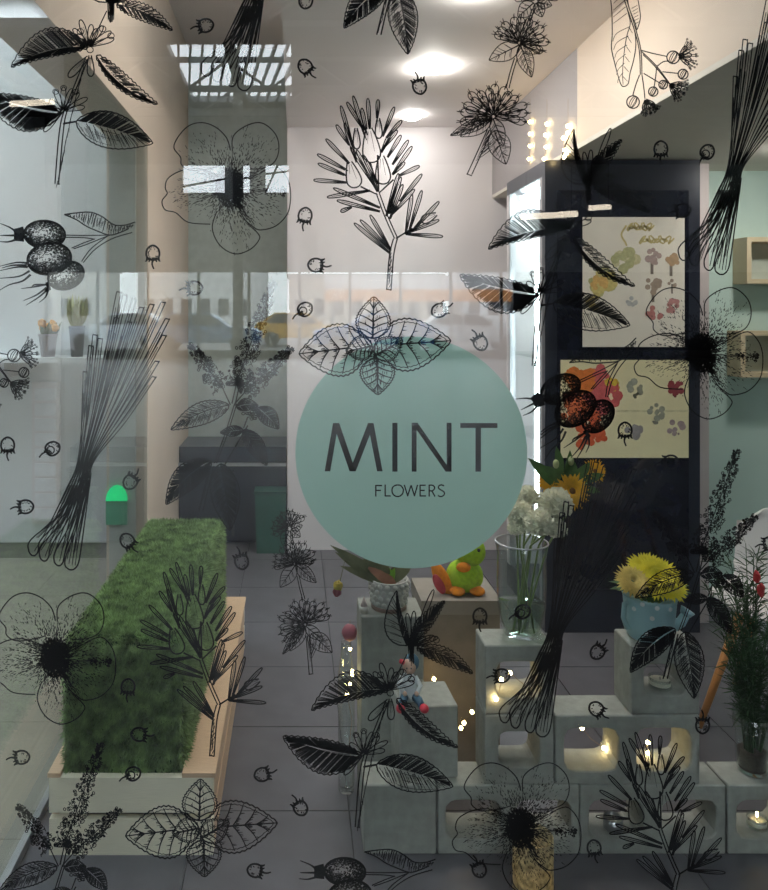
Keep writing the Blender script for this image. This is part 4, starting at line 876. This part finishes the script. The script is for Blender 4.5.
# ---- rosehips
def rosehip(t, mk):
    q = conv(0, 190, 5.333)
    for cx_, cy_, rx, ry, ro in ((230,235,112,76,.05),(255,365,120,86,-.15),(345,455,100,74,-.35)):
        i = mk(); x, y = q(cx_, cy_); i.mask = [oval(*q(*h[:2]), h[2]/5.333, h[3]/5.333, h[4]) for h in ((255,365,120,86,-.15),(345,455,100,74,-.35)) if h[1] > cy_ and not (cy_ == 365)] if cy_ != 455 else []
        if cy_ == 455: i.mask = [oval(*q(255, 365), 120/5.333, 86/5.333, -.15)]
        i.ring(x, y, rx/5.333, ry/5.333, ro, 1.6); i.ring(x, y, rx/5.333-.8, ry/5.333-.8, ro, 1.0); i.shade(x, y, rx/5.333, ry/5.333, ro, 2600, .8, (-.1, -.15)); i.build('hip', t)
    i = mk()
    for a, b, w in (((120,215),(65,225),9),((120,250),(65,250),9)): i.stroke([q(*a), q(*b)], w, w*.8)
    for p in (((70,215),(40,195),(-10,175)),((70,240),(30,240),(-10,240)),((70,265),(30,275),(-15,272)),((145,390),(80,385),(-10,405)),((140,410),(80,410),(-15,430)),((150,430),(90,460),(-15,470)),((155,450),(110,485),(40,505),(-20,540)),((135,400),(60,400),(0,415)),((250,500),(180,515),(105,525)),((240,520),(185,560),(115,590)),((245,530),(200,570),(130,615)),((250,530),(235,570),(200,600)),((230,505),(175,505),(160,520))): i.stroke([q(*c) for c in p], 2.4, .6)
    i.stroke([q(245, 490), q(255, 535)], 4); i.build('calyx', t)
    i = mk(); L = spline([q(*c) for c in ((335,128),(410,118),(480,116),(540,140),(600,182),(660,185),(716,168))]); M = spline([q(*c) for c in ((335,128),(400,155),(450,188),(510,215),(580,238),(640,222),(682,203))]); i.stroke(L, 1.3, smooth=False); i.stroke(M, 1.3, smooth=False)
    for k in range(len(L)-1):
        for z in range(3):
            f0, f1 = i.r.uniform(0, .5), i.r.uniform(.5, 1); a, b = L[k], M[min(k+1, len(M)-1)]; i.stroke([(a[0]+(b[0]-a[0])*f0+i.r.uniform(0, 2), a[1]+(b[1]-a[1])*f0), (a[0]+(b[0]-a[0])*f1+i.r.uniform(0, 2), a[1]+(b[1]-a[1])*f1)], .8, .5, smooth=False)
    i.build('leaf', t); i = mk()
    for p in (((340,238),(450,240),(580,238)),((340,250),(440,252),(500,260)),((375,308),(440,280),(500,258)),((385,312),(450,290),(520,262),(575,240)),((428,380),(480,310),(565,245)),((437,386),(500,315),(590,258),(700,224))): i.stroke([q(*c) for c in p], 1.1)
    i.build('stem', t)
RH = 'rosehip decals on the window'
motif('rosehip_decal', 'shaded rosehip branch decal at the left window edge', 60, 250, RH, rosehip)
motif('rosehip_decal', 'shaded rosehip branch decal over the lower poster', 585, 415, RH, rosehip, 513, 128, -.46, 1.0, (105, 235))
motif('rosehip_decal', 'shaded rosehip branch decal at the bottom edge of the view', 365, 880, RH, rosehip, 302, 641)
# ---- lemongrass
def lemongrass(t, mk):
    q1 = conv(20, 280, 4.8); q2 = conv(20, 440, 4.8)
    tops = [(470,55),(500,70),(545,90),(580,130),(630,115),(685,105),(705,185),(690,265),(655,390),(640,465),(522,200),(355,262),(335,315),(308,440),(380,280),(460,180)]
    bots = [(58,560),(75,555),(110,585),(135,580),(180,608),(200,600),(240,628),(225,620)]
    tops.sort(key=lambda p: p[0]+p[1]*.35); n = len(tops)
    for k, tp in enumerate(tops):
        i = mk(); f = k/(n-1); T = q1(*tp); Wx = 77.5+15*f+i.r.uniform(-.5, .5); b = bots[int(f*7.99)]; Bt = q2(b[0]+i.r.uniform(-16, 16), b[1]-i.r.uniform(0, 25)); w = 2.3
        pts = [T, (T[0]+(Wx-T[0])*.5+(2 if f < .4 else -1)*.5, T[1]+(468-T[1])*.5), (Wx, 462), (Wx-(Wx-Bt[0])*.25, 490), (Wx-(Wx-Bt[0])*.7, 530), Bt]
        for s in (-1, 1):
            P = spline([(x+s*w*(1 if j < 2 else .35 if j == 2 else .7), y) for j, (x, y) in enumerate(pts)], k=8)
            if k % 4 == 1 and s > 0: P = P[:12]
            elif k % 4 == 2 and s < 0: P = P[:22]
            i.stroke(P, 1.15, .7, smooth=False)
        i.stroke([(T[0]-w, T[1]), (T[0]+w, T[1]+1)], 1.3)
        for z in range(4):
            t0 = i.r.choice((i.r.uniform(0, .28),)*6+(i.r.uniform(.42, .8),)); P = spline(pts, k=8); a = int(t0*len(P)); c = P[a:a+7]; o = i.r.uniform(-1.6, 1.6); i.stroke([(x+o, y) for x, y in c], .9, .5, smooth=False)
        i.build('stalk', t)
    for bx, by, w in ((58,562,46),(110,588,44),(180,610,46),(240,630,62)):
        i = mk(); x, y = q2(bx, by); h = w/9.6; sx, sy = 86+(bx-150)*.03, 474
        for s in (-1, 1): i.stroke([(sx+s*1.2, sy), (sx+(x-sx)*.45+s*h*.5, sy+(y-sy)*.5), (x+s*h*1.05+2.2, y-16), (x+s*h, y-5), (x+s*h*.4, y-.5), (x, y)], 1.3, 1.5)
        for z in range(6): o = i.r.uniform(-1, 1)*h*.8; i.stroke([(sx+o*.3, sy+i.r.uniform(0, 8)), (sx+(x-sx)*.5+o*.6, sy+(y-sy)*.5), (x+o+2, y-18)], .8, .4)
        i.build('bulb', t)
LG = 'lemongrass decals on the window'
motif('lemongrass_decal', 'line drawn lemongrass bundle decal at the left before the green lamp', 95, 430, LG, lemongrass)
motif('lemongrass_decal', 'line drawn lemongrass bundle decal cut by the top edge of the view', 270, -50, LG, lemongrass, 174, -482)
motif('lemongrass_decal', 'line drawn lemongrass bundle decal at the right above the pine box', 750, 130, LG, lemongrass, 654, -297)
motif('lemongrass_decal', 'line drawn lemongrass bundle decal beside the flower vase', 568, 600, LG, lemongrass, 474, 168)
# ---- hibiscus
def hibiscus(t, mk):
    q = conv(152, 110, 5.189); c = q(405, 400)
    pet = [[(405,205),(385,140),(330,85),(260,60),(190,75),(135,130),(110,190),(145,240),(150,280),(200,310),(290,300),(350,285)], [(415,210),(420,130),(490,75),(570,62),(640,120),(658,200),(630,270),(560,300),(480,300)], [(330,330),(240,300),(150,310),(80,350),(65,400),(75,430),(48,470),(65,515),(120,530),(185,580),(300,590)], [(335,520),(310,610),(350,700),(430,745),(510,720),(555,670),(550,640),(500,590),(450,520)], [(470,560),(520,600),(560,620),(640,600),(700,540),(718,470),(715,390),(690,330),(640,290),(560,320)]]
    for k, P in enumerate(pet):
        i = mk(); i.r = random.Random(20+k); Q = [q(*p) for p in P]; i.stroke(Q, 1.2, 1.1)
        for z in range(44):
            p = Q[i.r.randrange(len(Q))]; g = i.r.uniform(.35, .97); x, y = c[0]+(p[0]-c[0])*g+i.r.uniform(-3, 3), c[1]+(p[1]-c[1])*g+i.r.uniform(-3, 3); a = math.atan2(p[1]-c[1], p[0]-c[0])+i.r.uniform(-.3, .3); L = i.r.uniform(1.5, 5); i.stroke([(x, y), (x+L*math.cos(a), y+L*math.sin(a))], .7, .3, smooth=False)
        for z in range(420):
            p = Q[i.r.randrange(len(Q)-1)]; p2 = Q[min(len(Q)-1, Q.index(p)+1)]; h = i.r.random(); e = (p[0]+(p2[0]-p[0])*h, p[1]+(p2[1]-p[1])*h); g = i.r.random()**1.15*.85; x, y = c[0]+(e[0]-c[0])*g, c[1]+(e[1]-c[1])*g
            a = math.atan2(e[1]-c[1], e[0]-c[0]); L = 3.4*(1-g)+1.0; i.stroke([(x, y), (x+L*math.cos(a), y+L*math.sin(a))], 1.2*(1-g)+.3, .35, smooth=False)
        i.build('petal', t)
    i = mk()
    for z in range(2300):
        a = i.r.uniform(0, 6.28); g = math.sqrt(i.r.random())*.95 if z < 1500 else abs(i.r.gauss(0, .85)); x, y = c[0]+15.5*g*math.cos(a), c[1]+21*g*math.sin(a)
        if abs(y-c[1]-1) < .7 and x > c[0]-6: continue
        i.dot(x, y, i.r.uniform(.6, 1.15)*(1.2-.4*min(1.5, g)))
    i.build('throat', t); i = mk()
    for d in (-.9, .9): i.stroke([q(400, 405+d*4), q(500, 412+d*4), q(600, 418+d*3)], .8, .6)
    for z in range(120):
        x, y = q(i.r.uniform(585, 690), 420+i.r.gauss(0, 12)); i.dot(x, y, i.r.uniform(.4, 1.1))
    i.dot(*q(692, 412), 2); i.dot(*q(690, 425), 1.8); i.build('stamen', t)
HB = 'hibiscus decals on the window'
motif('hibiscus_decal', 'stippled hibiscus flower decal over the passage strip', 228, 187, HB, hibiscus)
motif('hibiscus_decal', 'stippled hibiscus flower decal between posters and pine boxes', 703, 353, HB, hibiscus, 475, 166)
motif('hibiscus_decal', 'stippled hibiscus flower decal over the front of the hedge', 52, 660, HB, hibiscus, -176, 473)
motif('hibiscus_decal', 'stippled hibiscus flower decal over the golden candle jar', 520, 831, HB, hibiscus, 292, 644)
# ---- peppermint
def peppermint(t, mk):
    q = conv(160, 280, 3.4236)
    def spike(a, b, w, n):
        i = mk(); a, b = q(*a), q(*b); L = math.hypot(b[0]-a[0], b[1]-a[1]); ux, uy = (b[0]-a[0])/L, (b[1]-a[1])/L
        for k in range(n):
            f = (k+i.r.random())/n; o = i.r.uniform(-1, 1)*w/2*(1-.72*f**1.6)*(.85+.15*math.sin(f*26)); x, y = a[0]+ux*L*f-uy*o, a[1]+uy*L*f+ux*o; r = i.r.uniform(1.1, 2.4)*(1-.4*f)
            if i.r.random() < .55: i.ring(x, y, r, r*.8, i.r.random()*3, .8)
            else:
                for z in range(3): th = i.r.uniform(0, 6.28); i.stroke([(x, y), (x+r*1.6*math.cos(th), y+r*1.6*math.sin(th))], 1, .5, smooth=False)
            if i.r.random() < .5: i.dot(x, y, .8)
        i.stroke([a, b], 1.2, .6, smooth=False); i.build('flower_spike', t)
    spike((262,350),(388,5),27,260); spike((290,385),(452,232),25,200); spike((212,370),(98,218),24,150)
    for b, tp, wl, wr, bend, dk in (((235,430),(35,515),12,10,-4,(.6,.5)), ((262,437),(335,432),6,6,2,(1.1,1.1)), ((335,440),(406,512),9,8,1,(1.1,1)), ((282,515),(205,525),5,5,0,(1,1)), ((285,515),(365,638),9,8,1,(.9,.8)), ((172,622),(18,772),13,13,-5,(1.15,1.15)), ((206,632),(238,862),14,15,1,(.8,.75)), ((280,345),(225,360),3,3,0,(.8,.8)), ((272,338),(276,390),3,3,0,(1,1))):
        i = mk(); i.leaf(q(*b), q(*tp), wl, wr, bend, dk, .4, 6); i.build('leaf', t)
    i = mk()
    for dx in (-4, 4): i.stroke([q(258+dx, 425), q(225+dx, 530), q(188+dx, 630)], 1.1); i.stroke([q(176+dx*1.6, 640), q(158+dx*1.7, 710), q(138+dx*1.8, 795)], 1.4)
    for a, b in (((240,430),(212,370)),((245,425),(262,350)),((255,425),(290,385)),((300,500),(212,650)),((300,470),(285,510)),((255,432),(275,345))): i.stroke([q(*a), q(*b)], 1.4, 1.1)
    for k in range(16): i.stroke([q(170-2*k+i.r.uniform(-5, 5), 650+8*k), q(164-2*k+i.r.uniform(-4, 4), 675+8*k)], .9, .5, smooth=False)
    for z in range(26): x, y = q(i.r.gauss(318, 12), i.r.gauss(460, 14)); i.ring(x, y, 1.6, 1.3, 0, .8)
    i.build('stem', t)
PM = 'peppermint decals on the window'
motif('peppermint_decal', 'flowering peppermint sprig decal over the passage strip left of the logo', 225, 410, PM, peppermint)
motif('peppermint_decal', 'flowering peppermint sprig decal over the white chair', 692, 580, PM, peppermint, 467, 169)
motif('peppermint_decal', 'flowering peppermint sprig decal in the bottom left corner', 60, 870, PM, peppermint, -173, 464)
motif('peppermint_decal', 'flowering peppermint sprig decal cut by the top edge above the rosemary', 400, -60, PM, peppermint, 179, -479)
# ---- mint rosette
def rosette(t, mk):
    q = conv(292, 290, 4.683)
    LV = [((400,262),(748,238),25,27), ((352,262),(33,300),27,25), ((380,228),(386,32),17,17), ((400,318),(405,492),17,17), ((378,262),(255,290),12,12), ((392,310),(520,232),12,12)]
    PO = [leaf_poly(q(*b), q(*tp), wl, wr, 0, .75) for b, tp, wl, wr in LV]; ov = {0: (2, 3, 4, 5), 1: (2, 3, 4, 5), 2: (4, 5), 3: (4, 5), 4: (), 5: ()}
    for n, (b, tp, wl, wr) in enumerate(LV):
        i = mk(); i.mask = [PO[k] for k in ov[n]]; B0, T0 = q(*b), q(*tp); dx, dy = T0[0]-B0[0], T0[1]-B0[1]; L = math.hypot(dx, dy); nx, ny = dy/L, -dx/L; dk = (.3, .3, .1, .25, .2, .35)[n]
        i.leaf(B0, T0, wl, wr, 0, (0, 0), .9, 0, 1.7, .75, False); i.leaf(B0, (B0[0]+dx*.95, B0[1]+dy*.95), wl*.87, wr*.87, 0, (0, 0), .5, 0, .9, .75, False)
        i.stroke([B0, (B0[0]+dx*.5, B0[1]+dy*.5), T0], 2.0, 1.0, k=12)
        pf = lambda t: max(0, math.sin(math.pi*t**.75))**.85
        for sd, w in ((1, wl), (-1, wr)):
            for v in range(5):
                t0 = .08+.16*v; t1 = min(.95, t0+.16); e = w*pf(t1)*.93*sd; A = (B0[0]+dx*t0, B0[1]+dy*t0); E = (B0[0]+dx*t1+nx*e, B0[1]+dy*t1+ny*e); m = ((A[0]+E[0])/2+dx*.02, (A[1]+E[1])/2+dy*.02); i.stroke([A, m, E], 1.6, .9, k=8)
                for z in range(int(26*dk*w/12)):
                    f = i.r.random()**1.6*.8; o = i.r.uniform(.3, 2.8)*(1 if sd > 0 else 1); x0, y0 = A[0]+(E[0]-A[0])*f+dx/L*o, A[1]+(E[1]-A[1])*f+dy/L*o; g = i.r.uniform(1.5, 4.5); i.stroke([(x0, y0), (x0+dx/L*g, y0+dy/L*g)], .8, .35, smooth=False)
        i.build('leaf', t)
    i = mk(); x, y = q(382, 290)
    for z in range(90): i.dot(x+i.r.gauss(0, 3.2), y+i.r.gauss(0, 6.5), i.r.uniform(.5, 1.1))
    i.build('heart', t)
MR = 'mint rosette decals on the window'
motif('mint_rosette_decal', 'five leafed mint rosette decal on top of the round logo', 374, 345, MR, rosette)
motif('mint_rosette_decal', 'five leafed mint rosette decal over the planter front corner', 199, 830, MR, rosette, -174.5, 485)
# ---- bee balm
def beebalm(t, mk):
    q = conv(440, 0, 4.945)
    def head(cx_, cy_, R, a0, a1, n, name='flower_head'):
        i = mk(); i.r = random.Random(int(cx_)); c = q(cx_, cy_)
        for lay, (fr, wd) in enumerate(((1.0, 8.0), (.78, 7.0), (.5, 6.0))):
            m = int(n*(1-.18*lay))
            for k in range(m):
                a = math.radians(a0+(a1-a0)*(k+.5)/m)+i.r.uniform(-.08, .08); r = R*fr*i.r.uniform(.82, 1.04)/4.945; tp = (c[0]+r*math.cos(a), c[1]-r*math.sin(a)*.95); b0 = .45*r if lay < 2 else 1
                i.petal((c[0]+b0*math.cos(a), c[1]-b0*math.sin(a)), tp, wd, .75, 2)
                if lay < 2:
                    for z in range(3): th = a+i.r.uniform(-.7, .7); L = i.r.uniform(2, 4.5); i.stroke([(tp[0]-3*math.cos(a), tp[1]+3*math.sin(a)), (tp[0]+L*math.cos(th), tp[1]-L*math.sin(th))], .9, .6, smooth=False)
                for z in range(2): th = a+i.r.uniform(-.15, .15); i.stroke([(c[0]+r*.2*math.cos(th), c[1]-r*.2*math.sin(th)), (c[0]+r*.6*math.cos(th), c[1]-r*.6*math.sin(th))], .8, .4, smooth=False)
        i.build(name, t)
    head(270, 570, 180, -22, 195, 13); head(400, 205, 140, -28, 170, 11); head(480, -10, 115, 0, 180, 9)
    for b, tp, w, dk in (((262,575),(55,665),6,.6),((262,578),(105,670),8,.15),((268,580),(320,715),7,.15),((275,640),(332,808),11,.3),((398,215),(248,290),9,.1),((405,215),(460,375),8,.4),((402,205),(500,255),6,.3),((470,5),(392,75),8,.1),((485,5),(512,75),6,.4),((490,0),(560,18),5,.3)):
        i = mk(); i.leaf(q(*b), q(*tp), w, w, 0, (dk, dk*.8), .2, 3, 1.1); i.build('bract', t)
    i = mk()
    for dx in (-12, 12): i.stroke([q(252+dx, 635), q(205+dx, 740), q(150+dx, 860)], 1.2); i.stroke([q(382+dx*.6, 280), q(360+dx*.6, 350), q(340+dx*.6, 430)], 1.2); i.stroke([q(468+dx*.5, 35), q(440+dx*.5, 120)], 1.2)
    for k in range(14): i.stroke([q(255-i.r.uniform(-6, 10), 630+8*k), q(235-5*k*.8, 660+10*k)], .9, .5, smooth=False)
    i.stroke([q(136, 855), q(164, 866)], 1.1); i.build('stem', t)
BBG = 'bee balm decals on the window'
motif('bee_balm_decal', 'tiered bee balm flower decal beside the ceiling downlights', 502, 85, BBG, beebalm)
motif('bee_balm_decal', 'smaller tiered bee balm flower decal left below the logo', 301, 595, BBG, beebalm, 305.5-494.6, 627-116.3, -.51, .79, (494.6, 116.3))
# ---- linden
def linden(t, mk):
    q = conv(592, 0, 6.0)
    i = mk(); i.stroke([q(*c) for c in ((120,-40),(130,60),(132,200),(128,280),(150,380),(175,470),(195,510),(228,495),(240,430),(262,350),(275,260),(268,180),(245,110))], 1.0)
    i.stroke([q(*c) for c in ((205,-20),(235,90),(240,140),(222,200),(205,300),(195,420),(198,500))], 1.0, .7)
    for k in range(6): i.stroke([q(238-8*k, 150+55*k), q(160+2*k, 190+55*k), q(135+6*k, 240+50*k)], .7, .5); i.stroke([q(232-7*k, 150+60*k), q(255-6*k, 190+58*k)], .7, .5)
    for k in range(4): i.stroke([q(220-6*k, 70-40*k), q(140, 130-40*k)], .7, .5)
    i.build('leaf', t); i = mk(); i.stroke([q(*c) for c in ((285,-30),(300,60),(300,110),(280,170),(272,130),(235,40),(225,-20))], 1.0)
    for k in range(6): i.stroke([q(250+5*k, 40+18*k), q(285+2*k, 20+20*k)], .7, .5)
    i.build('bract', t); i = mk()
    for p in (((195,-40),(260,150),(295,290),(302,440)),((210,-40),(270,150),(305,290),(312,440)),((305,292),(380,312),(465,330)),((310,300),(400,388),(490,508)),((318,318),(396,396),(480,500)),((402,390),(440,362),(475,358)),((435,422),(530,432)),((400,395),(395,450),(384,522)),((322,432),(430,496)),((312,442),(322,510),(330,585)),((298,440),(275,500),(256,568))): i.stroke([q(*c) for c in p], 1.1)
    i.build('stem', t)
    for x, y, r in ((500,335,38),(560,437,30),(380,542,28),(440,500,26),(258,605,38)):
        i = mk(); c = q(x, y); i.ring(c[0], c[1], r/6, r/6, 0, 1.3)
        i.ring(c[0], c[1], r/13, r/6, .5, .9); i.ring(c[0]+.5, c[1], r/30, r/6.5, .5, .8)
        for k in range(0): th = i.r.uniform(0, 6.28); i.stroke([(c[0]+r/6*math.cos(th), c[1]+r/6*math.sin(th)), (c[0]+r/14*math.cos(th+.3), c[1]+r/14*math.sin(th+.3))], .9, .5, smooth=False)
        i.build('bud', t)
    for x, y, r, a0, a1 in ((535,330,115,-50,65),(480,500,110,-75,15),(335,590,95,-110,-25)):
        i = mk(); c = q(x, y)
        for k in range(30):
            a = math.radians(i.r.uniform(a0, a1)); L = r/6*i.r.uniform(.75, 1.05); tp = (c[0]+L*math.cos(a), c[1]-L*math.sin(a)); i.stroke([(c[0]+L*.45*math.cos(a), c[1]-L*.45*math.sin(a)), tp], .65, .5, smooth=False); i.ring(tp[0], tp[1], .9, .7, a, .6)
        for k in range(5): a = math.radians(a0+(a1-a0)*(k+.5)/5); i.petal(c, (c[0]+r/9*math.cos(a), c[1]-r/9*math.sin(a)), 4, .9, 2)
        i.build('blossom', t)
LN = 'linden decals on the window'
motif('linden_decal', 'linden sprig decal with long leaf and round blossoms over the beige soffit', 655, 60, LN, linden)
motif('linden_decal', 'linden blossom decal at the left edge below the rosehips', 10, 360, LN, linden, -663, 300)
# ---- berries
BR = 'small berry decals on the window'
def berry(px, py, ang, label, r=9.0, kind=0):
    a, b = PG(px, py); t = thing('berry_decal', label, 'decal', (a, YD, b), BR); c_, s_ = math.cos(math.radians(ang)), math.sin(math.radians(ang)); i = Ink(rnd=random.Random(int(px*7+py)))
    L = lambda u, v: (px+u*c_+v*s_, py-u*s_+v*c_)                   # u points along the stem
    i.stroke([L(*p) for p in ((r*.62, 0), (r*.5, r*.5), (0, r*.74), (-r*.65, r*.58), (-r*1.0, 0), (-r*.65, -r*.58), (0, -r*.74), (r*.5, -r*.5))], 2.0, closed=True)
    for k in range(22):
        th = i.r.uniform(0, 6.28); q_ = i.r.uniform(.6, .85); i.stroke([L(r*q_*math.cos(th)-1, r*.74*q_*math.sin(th)), L(r*(q_-.18)*math.cos(th)-1, r*.74*(q_-.18)*math.sin(th))], .9, .6, smooth=False)
    i.build('fruit', t); i = Ink(rnd=random.Random(int(px))); 
    if kind == 0:
        for v in (-.75, -.4, 0, .4, .75): i.stroke([L(r*.35, r*v*.8), L(r*.7, r*v*.95), L(r*(.95-.2*abs(v)), r*v*1.15)], 2.8, .8)
    else:
        i.ring(px-r*.1, py+r*.1, r*.42, r*.42, 0, 1.3)
        for k in range(8): i.stroke([L(r*i.r.uniform(.1, .5), r*i.r.uniform(-.5, .5)), L(r*.85, r*i.r.uniform(-.3, .3))], 1.2, .6)
    i.stroke([L(r*.5, 0), L(r*1.1, r*.08), L(r*1.65, -r*.12)], 1.9, 1.4); i.build('stalk', t)
for args in (
 (204, 24, 190, 'berry decal pointing left above the passage hibiscus'), (306, 66, -50, 'berry decal on the white ceiling left of the downlights'), (306, -2, 80, 'berry decal cut by the top edge over the ceiling'),
 (420, 84, 105, 'berry decal between the two round ceiling downlights'), (152, 254, -90, 'berry decal on the beige column right of the rosehips'), (193, 288, 185, 'berry decal at the top of the peppermint left of the passage'),
 (305, 216, -100, 'berry decal left of the rosemary on the white wall'), (317, 265, -5, 'berry decal with stalk right, above the mint rosette left leaf'), (441, 310, 25, 'berry decal right of the mint rosette top'), (304, 310, 215, 'curled berry decal just left of the mint rosette', 9, 1),
 (481, 342, 120, 'berry decal right of the mint rosette touching the logo'), (663, 149, -90, 'upright berry decal above the cooler top'), (709, 152, 235, 'curled berry decal at the cooler top right corner', 9, 1), (684, 210, 190, 'dark berry decal above the upper poster corner'),
 (6, 447, -90, 'berry decal at the left edge below the linden blossom'), (50, 450, 210, 'curled berry decal left of the lemongrass waist', 9, 1), (23, 508, 185, 'berry decal at the left above the hedge reflection'), (130, 482, 55, 'berry decal above the green lamp'), (127, 543, -50, 'berry decal below the green lamp beside the hedge'),
 (241, 562, 105, 'berry decal right of the hedge top'), (627, 432, -90, 'berry decal on the lower poster'), (672, 463, 185, 'dark berry decal just below the lower poster'), (481, 619, -90, 'berry decal left of the flower vase foot'), (523, 614, 205, 'curled berry decal on the vase water', 9, 1),
 (600, 653, 50, 'berry decal left of the watering can block'), (502, 678, 185, 'berry decal over the vase block hole'), (599, 712, -40, 'berry decal on the middle two-hole block'), (705, 727, 90, 'berry decal right of the middle row of blocks'), (127, 690, -95, 'upper berry decal on the hedge front'), (139, 737, -5, 'lower berry decal on the hedge front'),
 (131, 777, 205, 'curled berry decal on the planter top board', 9, 1), (19, 760, 185, 'berry decal at the left over the pale floor'), (263, 777, 15, 'berry decal on the dark floor right of the planter'), (300, 810, 120, 'berry decal on the dark floor left of the bottom block'), (256, 874, -10, 'berry decal on the floor below the lower mint rosette'), (596, 852, -80, 'berry decal below the middle bottom block'), (480, 872, 110, 'berry decal at the bottom edge left of the golden jar'), (772, 545, 190, 'berry decal cut by the right edge over the chair')): berry(*args)
